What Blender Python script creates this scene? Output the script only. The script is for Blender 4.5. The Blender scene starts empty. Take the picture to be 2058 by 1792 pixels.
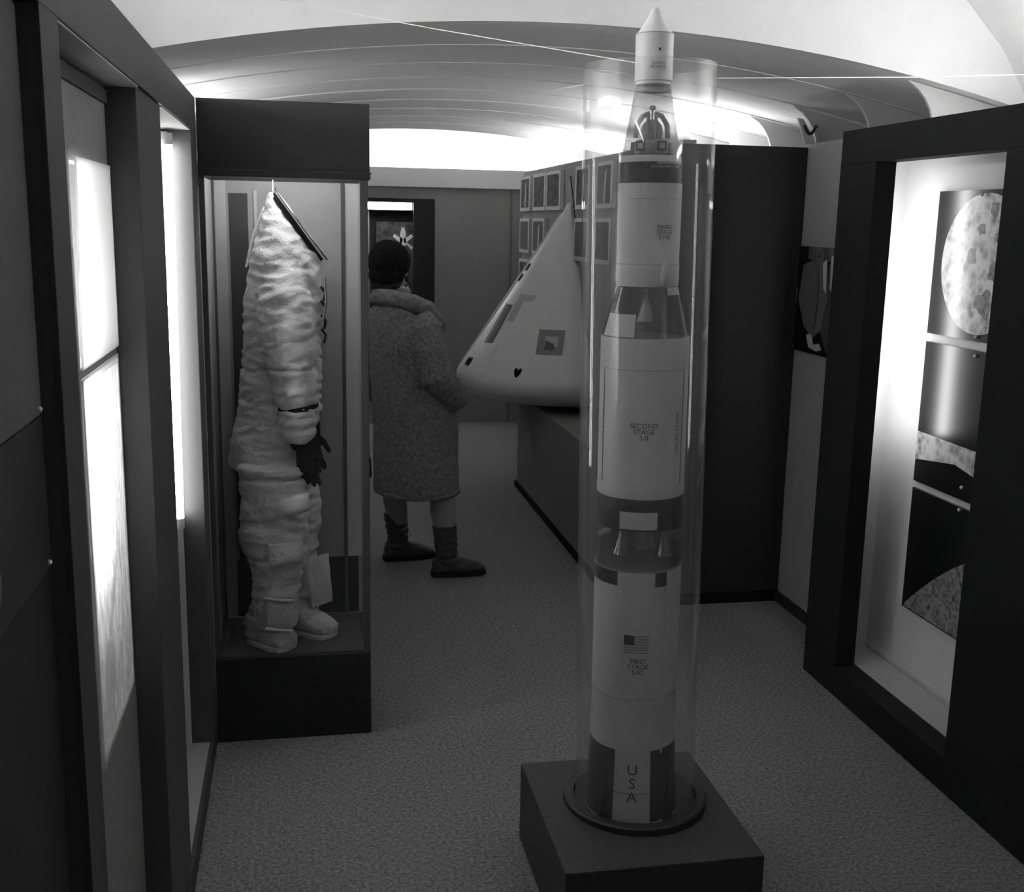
import bpy, bmesh, math, random
from mathutils import Vector, Matrix, noise

SC = bpy.context.scene
COL = SC.collection
PI = math.pi
random.seed(7)

# ------------------------------------------------------------------ camera
cd = bpy.data.cameras.new('camera')
cam = bpy.data.objects.new('camera', cd); COL.objects.link(cam)
cd.sensor_width = 36.0
cd.lens = 36.0 * 2223.0 / 2058.0
cd.clip_start = 0.05
R = ((0.98240897, -0.01821176, 0.18585195),
     (-0.18575596, -0.19744689, 0.96255361),
     (0.0191661, -0.98014441, -0.19735654))
cam.matrix_world = Matrix(((R[0][0], -R[0][1], -R[0][2], 0.0),
                           (R[1][0], -R[1][1], -R[1][2], 0.0),
                           (R[2][0], -R[2][1], -R[2][2], 1.68),
                           (0, 0, 0, 1)))
SC.camera = cam

# ------------------------------------------------------------------ world, exposure
w = bpy.data.worlds.new('world'); SC.world = w; w.use_nodes = True
w.node_tree.nodes['Background'].inputs[0].default_value = (1, 1, 1, 1)
w.node_tree.nodes['Background'].inputs[1].default_value = 0.02
SC.view_settings.view_transform = 'Standard'
SC.view_settings.look = 'None'
SC.view_settings.gamma = 1.0
SC.view_settings.use_curve_mapping = False
SC.view_settings.exposure = 0.8

# lamp strengths (fluorescent tubes of the exhibition)
E_NICHE = 16.0      # visible tube at the left
E_LEFT = 38.0      # tube of the light box added behind the left pictures
E_RIGHT = 12.0     # tube hidden behind the far right post
E_TOP = 44.0       # tubes lying on the cabinet tops of the near bay
E_MID = 25.0        # tubes lying on the wall tops of the low bay
E_FAR = 62.0       # tubes behind the far header
E_CASE = 42.0       # lamp in the suit case header
E_DISP = 14.0       # lamp in the far display

# ------------------------------------------------------------------ materials
def s2l(v):
    v /= 255.0
    return v / 12.92 if v <= 0.04045 else ((v + 0.055) / 1.055) ** 2.4

def mat(name, g, rough=0.7, spec=0.3, var=0.0, scale=40.0, bump=0.0, bscale=200.0, metal=0.0, coat=0.0):
    m = bpy.data.materials.new(name); m.use_nodes = True
    nt = m.node_tree; N = nt.nodes; L = nt.links
    b = N['Principled BSDF']
    b.inputs['Base Color'].default_value = (g, g, g, 1)
    b.inputs['Roughness'].default_value = rough
    b.inputs['Specular IOR Level'].default_value = spec
    b.inputs['Metallic'].default_value = metal
    b.inputs['Coat Weight'].default_value = coat
    b.inputs['Coat Roughness'].default_value = 0.08
    tc = N.new('ShaderNodeTexCoord')
    if var > 0:
        n = N.new('ShaderNodeTexNoise'); n.inputs['Scale'].default_value = scale; n.inputs['Detail'].default_value = 4
        L.new(tc.outputs['Object'], n.inputs['Vector'])
        r = N.new('ShaderNodeMapRange')
        r.inputs['From Min'].default_value = 0.3; r.inputs['From Max'].default_value = 0.7
        r.inputs['To Min'].default_value = g * (1 - var); r.inputs['To Max'].default_value = g * (1 + var)
        L.new(n.outputs['Fac'], r.inputs['Value'])
        L.new(r.outputs['Result'], b.inputs['Base Color'])
    if bump > 0:
        n2 = N.new('ShaderNodeTexNoise'); n2.inputs['Scale'].default_value = bscale; n2.inputs['Detail'].default_value = 3
        L.new(tc.outputs['Object'], n2.inputs['Vector'])
        bp = N.new('ShaderNodeBump'); bp.inputs['Strength'].default_value = bump; bp.inputs['Distance'].default_value = 0.01
        L.new(n2.outputs['Fac'], bp.inputs['Height'])
        L.new(bp.outputs['Normal'], b.inputs['Normal'])
    return m

def emis(name, strength):
    m = bpy.data.materials.new(name); m.use_nodes = True
    nt = m.node_tree; nt.nodes.clear()
    e = nt.nodes.new('ShaderNodeEmission'); e.inputs[0].default_value = (1, 1, 1, 1); e.inputs[1].default_value = strength
    o = nt.nodes.new('ShaderNodeOutputMaterial'); nt.links.new(e.outputs[0], o.inputs[0])
    return m

def clear(name, refl=1.0, haze=0.0, tint=1.0, ior=1.49):
    """clear acrylic or glass sheet: transmission, Fresnel reflection, a little diffuse haze for reflected light"""
    m = bpy.data.materials.new(name); m.use_nodes = True
    nt = m.node_tree; N = nt.nodes; L = nt.links; N.clear()
    t = N.new('ShaderNodeBsdfTransparent'); t.inputs[0].default_value = (tint, tint, tint, 1)
    g = N.new('ShaderNodeBsdfGlossy'); g.inputs['Roughness'].default_value = 0.03
    d = N.new('ShaderNodeBsdfDiffuse'); d.inputs[0].default_value = (0.8, 0.8, 0.8, 1)  # pale haze, reflected light put into the colour
    f = N.new('ShaderNodeLayerWeight'); f.inputs['Blend'].default_value = 0.5
    pw = N.new('ShaderNodeMath'); pw.operation = 'POWER'; pw.inputs[1].default_value = 4.0
    L.new(f.outputs['Facing'], pw.inputs[0])
    mu = N.new('ShaderNodeMath'); mu.operation = 'MULTIPLY_ADD'; mu.inputs[1].default_value = 0.32 * refl; mu.inputs[2].default_value = 0.04 * refl
    L.new(pw.outputs[0], mu.inputs[0])
    m1 = N.new('ShaderNodeMixShader'); m1.inputs[0].default_value = haze
    L.new(t.outputs[0], m1.inputs[1]); L.new(d.outputs[0], m1.inputs[2])
    m2 = N.new('ShaderNodeMixShader')
    L.new(mu.outputs[0], m2.inputs[0]); L.new(m1.outputs[0], m2.inputs[1]); L.new(g.outputs[0], m2.inputs[2])
    o = N.new('ShaderNodeOutputMaterial'); L.new(m2.outputs[0], o.inputs[0])
    return m

M = {}
M['black'] = mat('black_paint', 0.026, 0.6, 0.25, 0.12, 60)
M['deep'] = mat('deep_black_paint', 0.017, 0.65, 0.12, 0.12, 60)
M['dark'] = mat('dark_paint', 0.055, 0.6, 0.25, 0.08, 50)
M['post'] = mat('charcoal_paint', 0.075, 0.6, 0.25, 0.06, 50)
M['gray'] = mat('grey_panel', 0.30, 0.75, 0.2, 0.04, 30)
M['midgray'] = mat('mid_grey_panel', 0.20, 0.75, 0.2, 0.05, 30)
M['lightgray'] = mat('light_grey_paint', 0.45, 0.7, 0.2, 0.03, 20)
M['white'] = mat('white_paint', 0.75, 0.6, 0.2, 0.02, 20)
M['ceil'] = mat('ceiling_white', 0.72, 0.8, 0.1, 0.02, 12)
M['ceilgray'] = mat('ceiling_grey', 0.76, 0.8, 0.1, 0.03, 12)
M['gusset'] = mat('rib_paint', 0.55, 0.8, 0.1, 0.02, 12)
M['plate'] = mat('base_black', 0.028, 0.45, 0.4, 0.1, 80)
M['plinthtop'] = mat('plinth_black', 0.045, 0.55, 0.35, 0.15, 60)
M['hullwhite'] = mat('model_white', 0.54, 0.45, 0.3, 0.03, 60)
M['hullgray'] = mat('model_grey', 0.30, 0.5, 0.3, 0.04, 60)
M['hullblack'] = mat('model_black', 0.022, 0.4, 0.4)
M['ink'] = mat('lettering_ink', 0.05, 0.6, 0.2)
M['silver'] = mat('model_silver', 0.6, 0.25, 0.5, metal=1.0)
M['foil'] = mat('foil_white', 0.7, 0.35, 0.5, 0.3, 90)
M['capsule'] = mat('capsule_white', 0.66, 0.4, 0.35, 0.03, 14)
M['capgray'] = mat('capsule_window_grey', 0.22, 0.5, 0.3)
M['capdark'] = mat('capsule_slot_dark', 0.10, 0.5, 0.3)
M['hole'] = mat('hole_black', 0.008, 0.8, 0.1)
M['suit'] = mat('suit_cloth', 0.66, 0.85, 0.15, 0.10, 18, 0.35, 130)
M['suitshade'] = mat('suit_cloth_shaded', 0.58, 0.85, 0.15, 0.14, 22, 0.35, 130)  # shaded copy of the suit cloth, tones down brightly lit pockets
M['boot_over'] = mat('overshoe_cloth', 0.50, 0.8, 0.2, 0.14, 26, 0.3, 120)
M['rubber'] = mat('rubber_black', 0.013, 0.9, 0.1, 0.1, 60)
M['chrome'] = mat('ring_metal', 0.7, 0.25, 0.5, metal=1.0)
M['coat'] = mat('coat_fur', 0.29, 0.95, 0.08, 0.30, 70, 0.9, 160)
M['hat'] = mat('hat_fur', 0.022, 0.95, 0.08, 0.5, 90, 0.9, 180)
M['hair'] = mat('hair_dark', 0.05, 0.6, 0.3, 0.4, 120, 0.5, 200)
M['skin'] = mat('skin', 0.30, 0.55, 0.3, 0.05, 30)
M['stocking'] = mat('stocking', 0.36, 0.7, 0.2, 0.05, 60)
M['boot'] = mat('boot_leather', 0.085, 0.6, 0.3, 0.25, 60, 0.4, 90)
M['sole'] = mat('boot_sole', 0.018, 0.7, 0.2)
M['bag'] = mat('bag_leather', 0.02, 0.5, 0.35, 0.2, 40)
M['wire'] = mat('wire_light', 0.75, 0.4, 0.5)
M['cord'] = mat('cord_dark', 0.02, 0.6, 0.3)
M['batten'] = mat('batten_paint', 0.55, 0.5, 0.3)
M['print_white'] = mat('print_white', 0.80, 0.5, 0.3, 0.03, 12)
M['print_gray'] = mat('print_grey', 0.12, 0.75, 0.12, 0.08, 14)
M['print_dark'] = mat('print_dark', 0.04, 0.4, 0.4, 0.2, 18)
M['print_black'] = mat('print_black', 0.010, 0.25, 0.5)
def translucent(name, g, fac):
    m = bpy.data.materials.new(name); m.use_nodes = True
    nt = m.node_tree; N = nt.nodes; L = nt.links; N.clear()
    d = N.new('ShaderNodeBsdfDiffuse'); tr = N.new('ShaderNodeBsdfTranslucent'); mx = N.new('ShaderNodeMixShader'); o = N.new('ShaderNodeOutputMaterial')
    d.inputs[0].default_value = (g, g, g, 1); tr.inputs[0].default_value = (0.9, 0.9, 0.9, 1); mx.inputs[0].default_value = fac
    L.new(d.outputs[0], mx.inputs[1]); L.new(tr.outputs[0], mx.inputs[2]); L.new(mx.outputs[0], o.inputs[0])
    return m
M['translucent'] = translucent('print_translucent', 0.8, 0.6)
def translucent_lunar():
    m = translucent('lunar_translucent', 0.6, 0.75); nt = m.node_tree; N = nt.nodes; L = nt.links
    tc = N.new('ShaderNodeTexCoord'); n = N.new('ShaderNodeTexNoise'); n.inputs['Scale'].default_value = 30; n.inputs['Detail'].default_value = 8; n.inputs['Roughness'].default_value = 0.75
    mp = N.new('ShaderNodeMapping'); mp.inputs['Scale'].default_value = (1, 2.2, 0.6)
    L.new(tc.outputs['Object'], mp.inputs[0]); L.new(mp.outputs[0], n.inputs['Vector'])
    r = N.new('ShaderNodeMapRange'); r.inputs['From Min'].default_value = 0.35; r.inputs['From Max'].default_value = 0.6; r.inputs['To Min'].default_value = 0.45; r.inputs['To Max'].default_value = 0.95
    L.new(n.outputs['Fac'], r.inputs['Value'])
    for q in N:
        if q.type in ('BSDF_DIFFUSE', 'BSDF_TRANSLUCENT'): L.new(r.outputs[0], q.inputs[0])
    return m
M['lunar_translucent'] = translucent_lunar()
M['shade_translucent'] = translucent('shade_translucent', 0.3, 0.75)
M['mat_board'] = mat('mat_board', 0.52, 0.6, 0.3, 0.03, 20)
M['clear_tube'] = clear('clear_acrylic_tube', 1.0, 0.05, 0.985)
M['clear_cone'] = clear('clear_acrylic_model', 0.9, 0.05, 0.80)
M['glass'] = clear('case_glass', 0.8, 0.006, 0.97, 1.5)

# carpet
def carpet():
    m = mat('carpet_pile', 0.1, 0.95, 0.05)
    nt = m.node_tree; N = nt.nodes; L = nt.links; b = N['Principled BSDF']
    tc = N.new('ShaderNodeTexCoord')
    n = N.new('ShaderNodeTexNoise'); n.inputs['Scale'].default_value = 95; n.inputs['Detail'].default_value = 5; n.inputs['Roughness'].default_value = 0.75
    L.new(tc.outputs['Object'], n.inputs['Vector'])
    r = N.new('ShaderNodeMapRange'); r.inputs['From Min'].default_value = 0.32; r.inputs['From Max'].default_value = 0.68
    r.inputs['To Min'].default_value = 0.085; r.inputs['To Max'].default_value = 0.40
    L.new(n.outputs['Fac'], r.inputs['Value']); L.new(r.outputs['Result'], b.inputs['Base Color'])
    bp = N.new('ShaderNodeBump'); bp.inputs['Strength'].default_value = 0.8; bp.inputs['Distance'].default_value = 0.008
    L.new(n.outputs['Fac'], bp.inputs['Height']); L.new(bp.outputs['Normal'], b.inputs['Normal'])
    return m
M['carpet'] = carpet()

# lunar terrain print (used on several photographs), gloss
def lunar(name, lo, hi, scale, rough=0.35):
    m = mat(name, 0.4, rough, 0.5)
    nt = m.node_tree; N = nt.nodes; L = nt.links; b = N['Principled BSDF']
    tc = N.new('ShaderNodeTexCoord')
    n = N.new('ShaderNodeTexNoise'); n.inputs['Scale'].default_value = scale; n.inputs['Detail'].default_value = 8; n.inputs['Roughness'].default_value = 0.7
    v = N.new('ShaderNodeTexVoronoi'); v.inputs['Scale'].default_value = scale * 2.2
    L.new(tc.outputs['Object'], n.inputs['Vector']); L.new(tc.outputs['Object'], v.inputs['Vector'])
    a = N.new('ShaderNodeMath'); a.operation = 'MULTIPLY_ADD'; a.inputs[1].default_value = 0.35
    L.new(v.outputs['Distance'], a.inputs[0]); L.new(n.outputs['Fac'], a.inputs[2])
    r = N.new('ShaderNodeMapRange'); r.inputs['From Min'].default_value = 0.40; r.inputs['From Max'].default_value = 0.78
    r.inputs['To Min'].default_value = lo; r.inputs['To Max'].default_value = hi
    L.new(a.outputs[0], r.inputs['Value']); L.new(r.outputs['Result'], b.inputs['Base Color'])
    return m
M['moon'] = lunar('moon_disc_print', 0.06, 0.80, 15.0)
M['terrain'] = lunar('lunar_ground_print', 0.03, 0.34, 30.0)
M['terrain_light'] = lunar('lunar_plain_print', 0.35, 0.72, 22.0, 0.5)
M['clouds'] = lunar('misty_print', 0.03, 0.13, 10.0, 0.8)
M['clouds'].node_tree.nodes['Principled BSDF'].inputs['Specular IOR Level'].default_value = 0.1
for k in ('moon', 'terrain', 'print_black'):
    M[k].node_tree.nodes['Principled BSDF'].inputs['Specular IOR Level'].default_value = 0.8
    M[k].node_tree.nodes['Principled BSDF'].inputs['Roughness'].default_value = 0.24

# ------------------------------------------------------------------ mesh helpers
class MB:
    """collects geometry of ONE mesh object"""
    def __init__(self): self.v = []; self.f = []; self.mi = []; self.cur = 0
    def mslot(self, i): self.cur = i; return self
    def add(self, vs, fs):
        o = len(self.v); self.v += [tuple(p) for p in vs]
        for f in fs: self.f.append([o + i for i in f]); self.mi.append(self.cur)
        return self
    def box(self, x0, x1, y0, y1, z0, z1):
        vs = [(x, y, z) for z in (z0, z1) for y in (y0, y1) for x in (x0, x1)]
        return self.add(vs, [(0, 2, 3, 1), (4, 5, 7, 6), (0, 1, 5, 4), (2, 6, 7, 3), (0, 4, 6, 2), (1, 3, 7, 5)])
    def rings(self, rs, closed=True, cap0=True, cap1=True):
        n = len(rs[0]); vs = [p for r in rs for p in r]; fs = []
        for i in range(len(rs) - 1):
            for j in range(n if closed else n - 1):
                k = (j + 1) % n
                fs.append((i * n + j, i * n + k, (i + 1) * n + k, (i + 1) * n + j))
        if cap0: fs.append(tuple(range(n - 1, -1, -1)))
        if cap1: fs.append(tuple((len(rs) - 1) * n + j for j in range(n)))
        return self.add(vs, fs)
    def lathe(self, prof, n=64, c=(0, 0, 0), a0=0.0, a1=2 * PI, caps=True):
        full = abs(a1 - a0 - 2 * PI) < 1e-6
        m = n if full else n + 1
        rs = []
        for r, z in prof:
            rs.append([(c[0] + r * math.sin(a0 + (a1 - a0) * j / n), c[1] - r * math.cos(a0 + (a1 - a0) * j / n), c[2] + z) for j in range(m)])
        return self.rings(rs, full, caps and full and prof[0][0] > 1e-5, caps and full and prof[-1][0] > 1e-5)
    def loft(self, specs, n=24):
        """specs: (centre, half-axis vector a, half-axis vector b)"""
        rs = []
        for c, a, b in specs:
            c = Vector(c); a = Vector(a); b = Vector(b)
            rs.append([c + a * math.cos(2 * PI * j / n) + b * math.sin(2 * PI * j / n) for j in range(n)])
        return self.rings(rs)
    def path(self, pts, rad, n=12, flat=None):
        """round tapered tube through points; rad number or list"""
        pts = [Vector(p) for p in pts]
        rad = rad if isinstance(rad, (list, tuple)) else [rad] * len(pts)
        specs = []; up = None
        for i, p in enumerate(pts):
            d = (pts[min(i + 1, len(pts) - 1)] - pts[max(i - 1, 0)]).normalized()
            if up is None:
                up = d.orthogonal().normalized()
            up = (up - d * up.dot(d)).normalized(); s = d.cross(up)
            specs.append((p, up * rad[i], s * rad[i]))
        return self.loft(specs, n)
    def ball(self, c, rx, ry, rz, n=20, m=12, rot=None):
        rs = []
        for i in range(m + 1):
            t = PI * i / m; q = []
            for j in range(n):
                a = 2 * PI * j / n
                p = Vector((rx * math.sin(t) * math.cos(a), ry * math.sin(t) * math.sin(a), rz * math.cos(t)))
                if rot: p = rot @ p
                q.append(Vector(c) + p)
            rs.append(q)
        return self.rings(rs, True, False, False)
    def prism(self, pts, d):
        """polygon (3-D points) extruded by vector d"""
        n = len(pts); d = Vector(d)
        vs = [Vector(p) for p in pts] + [Vector(p) + d for p in pts]
        fs = [tuple(range(n - 1, -1, -1)), tuple(range(n, 2 * n))]
        for j in range(n): k = (j + 1) % n; fs.append((j, k, n + k, n + j))
        return self.add(vs, fs)
    def mesh(self, name, mats, smooth=False, bevel=0.0, weld=True):
        me = bpy.data.meshes.new(name)
        me.from_pydata(self.v, [], self.f)
        for m in (mats if isinstance(mats, (list, tuple)) else [mats]): me.materials.append(m)
        for p, i in zip(me.polygons, self.mi): p.material_index = i
        bm = bmesh.new(); bm.from_mesh(me)
        if weld: bmesh.ops.remove_doubles(bm, verts=bm.verts, dist=1e-6)
        bmesh.ops.recalc_face_normals(bm, faces=bm.faces)
        if bevel > 0:
            es = [e for e in bm.edges if e.calc_face_angle(0) > 0.6]
            bmesh.ops.bevel(bm, geom=es, offset=bevel, segments=2, affect='EDGES', profile=0.6)
        if smooth:
            for f in bm.faces: f.smooth = True
            for e in bm.edges:
                if e.calc_face_angle(0) > math.radians(38): e.smooth = False
        bm.to_mesh(me); bm.free()
        return me
    def build(self, name, mats, parent=None, smooth=False, bevel=0.0, weld=True):
        return link(name, self.mesh(name, mats, smooth, bevel, weld), parent)

def link(name, me, parent=None):
    o = bpy.data.objects.new(name, me); COL.objects.link(o)
    if parent is not None:
        o.parent = parent
        if not parent.get('_local'):
            o.matrix_parent_inverse = parent_world(parent).inverted()
    return o

def parent_world(o):
    m = o.matrix_basis.copy()
    if o.parent is not None: m = parent_world(o.parent) @ o.matrix_parent_inverse @ m
    return m

def tag(o, label, cat, group=None):
    o['label'] = label; o['category'] = cat
    if group: o['group'] = group
    return o

def thing(name, label, cat, loc=(0, 0, 0), group=None, rot=None):
    """Empty at the base of a thing; children given in world coordinates unless made local"""
    o = bpy.data.objects.new(name, None); COL.objects.link(o)
    o.empty_display_size = 0.1; o.location = loc
    if rot: o.rotation_euler = rot
    return tag(o, label, cat, group)

def struct(name, mb, m, smooth=False, bevel=0.0):
    o = mb.build(name, m, None, smooth, bevel); o['kind'] = 'structure'; return o

def copy_tree(o, parent=None):
    c = o.copy(); COL.objects.link(c)
    if parent is not None: c.parent = parent
    for ch in list(o.children): copy_tree(ch, c)
    return c

def organic(name, mb, m, parent, voxel=0.008, smooth_it=6, disp=None):
    """one continuous surface from overlapping closed lofts, then optional displacement"""
    me = mb.mesh(name + '_raw', m, weld=False)
    tmp = bpy.data.objects.new(name + '_raw', me); COL.objects.link(tmp)
    md = tmp.modifiers.new('r', 'REMESH'); md.mode = 'VOXEL'; md.voxel_size = voxel
    sm = tmp.modifiers.new('s', 'SMOOTH'); sm.factor = 0.5; sm.iterations = smooth_it
    dg = bpy.context.evaluated_depsgraph_get(); dg.update()
    out = bpy.data.meshes.new_from_object(tmp.evaluated_get(dg))
    bpy.data.objects.remove(tmp); bpy.data.meshes.remove(me)
    out.name = name
    if disp:
        ns = [v.normal.copy() for v in out.vertices]
        for v, nn in zip(out.vertices, ns): v.co += nn * disp(v.co, nn)
    for p in out.polygons: p.use_smooth = True
    if not out.materials: out.materials.append(m)
    return link(name, out, parent)

def text_mesh(s, size, spacing=1.0, line=1.0, align='CENTER'):
    cu = bpy.data.curves.new('lettering', 'FONT'); cu.body = s; cu.size = size
    cu.align_x = align; cu.align_y = 'CENTER'; cu.space_character = spacing; cu.space_line = line
    cu.resolution_u = 3
    tmp = bpy.data.objects.new('lettering', cu); COL.objects.link(tmp)
    dg = bpy.context.evaluated_depsgraph_get(); dg.update()
    me = bpy.data.meshes.new_from_object(tmp.evaluated_get(dg))
    bpy.data.objects.remove(tmp); bpy.data.curves.remove(cu)
    bm = bmesh.new(); bm.from_mesh(me)
    bmesh.ops.triangulate(bm, faces=bm.faces)
    bm.to_mesh(me); bm.free()
    return me

# ------------------------------------------------------------------ room shell
XL, XR = -0.72, 2.54
Y0, Y1 = -2.6, 9.95
struct('floor', MB().box(XL - 0.1, XR + 0.1, Y0, Y1, -0.08, 0.0), M['carpet'])
struct('wall_left', MB().box(XL - 0.08, XL, Y0, Y1, 0.0, 2.9), M['lightgray'])
struct('wall_outer_right', MB().box(XR, XR + 0.08, Y0, Y1, 0.0, 2.9), M['lightgray'])
struct('wall_rear', MB().box(XL, XR, Y0 - 0.08, Y0, 0.0, 2.9), M['gray'])
struct('wall_right', MB().box(2.14, 2.20, 3.79, 9.24, 0.0, 2.034), M['gray'])
struct('baseboard_right', MB().box(2.122, 2.14, 3.79, 4.55, 0.0, 0.045), M['black'])

# end wall with the opening of the far showcase
b = MB()
b.box(1.10, XR, 9.25, 9.33, 0, 1.955); b.box(XL, -0.2, 9.25, 9.33, 0, 1.955)
b.box(-0.2, 1.10, 9.25, 9.33, 0, 0.6); b.box(-0.2, 1.10, 9.25, 9.33, 1.861, 1.955)
struct('wall_far', b, M['gray'])
struct('trim_1', MB().box(XL, XR, 9.22, 9.30, 1.955, 2.105), M['white'])         # pale header over the end wall
struct('trim_2', MB().box(1.735, 1.75, 9.235, 9.25, 0.0, 1.955), M['midgray'])       # joint strip on the end wall
struct('wall_far_upper', MB().box(XL, XR, 9.72, 9.78, 1.9, 2.75), M['ceil'])

def vz(x): return 2.305 - (x - 0.88) ** 2 / 12.6
XS = [XL + (XR - XL) * i / 40 for i in range(41)]
RIB = [3.63 + 0.47 * i for i in range(10)]
TILT = [0.0, 0.003, 0.004, 0.004, 0.006, 0.004, 0.004, 0.004, 0.004, 0.0]
b = MB()
for i in range(9):
    y0, y1 = RIB[i], RIB[i + 1]
    lo0 = [(x, y0, vz(x)) for x in XS]; lo1 = [(x, y1 - 0.002, vz(x) + TILT[i + 1]) for x in XS]
    hi1 = [(x, y1 - 0.002, vz(x) + 0.03) for x in XS]; hi0 = [(x, y0, vz(x) + 0.03) for x in XS]
    vs = lo0 + lo1 + hi1 + hi0; n = len(XS); fs = []
    for k in range(4):
        for j in range(n - 1):
            a, c = k * n, ((k + 1) % 4) * n
            fs.append((a + j, a + j + 1, c + j + 1, c + j))
    b.add(vs, fs)
struct('ceiling', b, M['ceilgray'])                                                   # low arched bay

# raised barrel roof of the near bay
BP = [(0.0, 2.83), (0.35, 2.81), (0.7, 2.74), (1.0, 2.635), (1.3, 2.47), (1.48, 2.295), (1.60, 2.12), (1.655, 1.95)]
BARR = [(0.9 - x, z) for x, z in reversed(BP)] + [(0.9 + x, z) for x, z in BP[1:]]
def barrel(y0, y1):
    b = MB(); n = len(BARR)
    vs = [(x, y, z) for y in (y0, y1) for x, z in BARR] + [(x, y, z + 0.03) for y in (y0, y1) for x, z in BARR]
    fs = []
    for j in range(n - 1):
        fs.append((j, j + 1, n + j + 1, n + j)); fs.append((2 * n + j, 3 * n + j, 3 * n + j + 1, 2 * n + j + 1))
    return b.add(vs, fs)
struct('ceiling_near', barrel(Y0, 3.665), M['ceil'])
struct('ceiling_far', MB().box(XL, XR, 7.86, 9.78, 2.62, 2.65), M['ceil'])
def bulkhead(y):
    b = MB(); lo = [(x, y, vz(x) - 0.001) for x in XS]; hi = [(x, y, 2.9) for x in XS]
    n = len(XS); vs = lo + hi + [(x, y + 0.03, z) for x, y, z in lo + hi]; fs = []
    for j in range(n - 1):
        fs += [(j, j + 1, n + j + 1, n + j), (2 * n + j, 3 * n + j, 3 * n + j + 1, 2 * n + j + 1), (j, 2 * n + j, 2 * n + j + 1, j + 1)]
    return b.add(vs, fs)
struct('wall_bulkhead', bulkhead(3.60), M['ceil'])
struct('wall_bulkhead_far', bulkhead(7.862), M['ceilgray'])

# shaped gusset plates at the right end of every rib, and the flat shelf carrying them
def gusset(y, right=True):
    pts = [(2.07, vz(2.07) - 0.002), (2.115, vz(2.1) - 0.024), (2.145, vz(2.1) - 0.055), (2.168, vz(2.1) - 0.092), (2.182, vz(2.1) - 0.13), (2.19, 2.0), (2.50, 2.0), (2.50, vz(2.50) - 0.002), (2.3, vz(2.3) - 0.002)]
    if not right: pts = [(1.76 - x, z) for x, z in pts]
    return MB().prism([(x, y, z) for x, z in pts], (0, 0.012, 0))
for i in range(1, 9):
    struct('trim_%d' % (i + 2), gusset(RIB[i - 1] + (0.005 if i > 1 else 0.035)), M['gusset'])
struct('trim_11', MB().box(2.20, XR, 3.79, 9.24, 1.99, 2.02), M['gusset'])            # shelf behind the right wall

# ------------------------------------------------------------------ fluorescent lamps
def lamp(name, label, p0, p1, strength, group=None, r=0.013, batten=None):
    p0 = Vector(p0); p1 = Vector(p1); d = (p1 - p0).normalized()
    t = thing(name, label, 'lamp', p0, group)
    MB().path([p0 + d * 0.03, p1 - d * 0.03], r, 16).build('tube', emis(name + '_glow', strength), t, smooth=True)
    for q, s in ((p0, 1), (p1, -1)):
        MB().path([q, q + d * s * 0.031], r * 1.08, 16).build('end_cap', M['batten'], t, smooth=True)
    if batten: batten.build('batten', M['batten'], t)
    return t

lamp('fluorescent_lamp', 'bare glowing vertical fluorescent tube in the niche beside the suit case', (-0.350, 3.268, 1.905), (-0.360, 3.268, 0.782), E_NICHE,
     batten=MB().box(-0.371, -0.353, 3.283, 3.299, 0.085, 1.91))
lamp('fluorescent_lamp', 'unseen vertical tube inside the light box added behind the white pictures at the left', (-0.45, 1.97, 1.80), (-0.45, 1.97, 1.06), E_LEFT)  # tube added out of view to backlight the pictures
lamp('fluorescent_lamp', 'vertical fluorescent tube behind the far post of the right showcase, lighting the moon photographs', (1.965, 3.565, 1.90), (1.965, 3.565, 0.93), E_RIGHT)
G = 'fluorescent tubes lying on the wall tops'
def top(x0, y0, x1, y1, z, label, e): lamp('fluorescent_lamp', label, (x0, y0, z), (x1, y1, z), e, G, 0.018)
top(-0.52, 1.9, -0.52, 3.1, 2.045, 'fluorescent tube lying on top of the left cabinet towards the suit case', E_TOP)
top(-0.52, -0.2, -0.52, 1.0, 2.045, 'unseen fill tube added on top of the left cabinet beside the camera', E_TOP * 0.3)  # added out of view to lift the ambient light
top(2.36, 2.0, 2.36, 3.2, 2.045, 'fluorescent tube lying on top of the right showcase with the moon photographs', E_TOP)
top(2.36, 0.0, 2.36, 1.2, 2.045, 'unseen fill tube added on top of the right showcase beside the camera', E_TOP * 0.3)  # second tube added out of view for ambient fill
struct('trim_12', MB().box(XL, -0.40, 3.95, 9.24, 1.90, 1.93), M['gusset'])
struct('trim_13', MB().box(1.66, 2.14, 4.612, 8.04, 1.95, 1.98), M['gusset'])
struct('trim_14', MB().box(XL, XR, 9.33, 9.72, 1.91, 1.93), M['gusset'])
top(-0.58, 4.4, -0.58, 5.6, 1.95, 'fluorescent tube lying on the high left ledge behind the suit case', E_MID * 0.75)
top(1.9, 5.0, 1.9, 6.2, 2.0, 'fluorescent tube lying behind the top of the black partition', E_MID)
top(1.9, 6.75, 1.9, 7.95, 2.0, 'fluorescent tube lying behind the top of the framed photograph wall', E_MID)
top(-0.1, 9.45, 0.95, 9.45, 1.95, 'left fluorescent tube lying behind the pale header of the end wall', E_FAR)
top(1.05, 9.45, 2.1, 9.45, 1.95, 'right fluorescent tube lying behind the pale header of the end wall', E_FAR)

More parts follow.
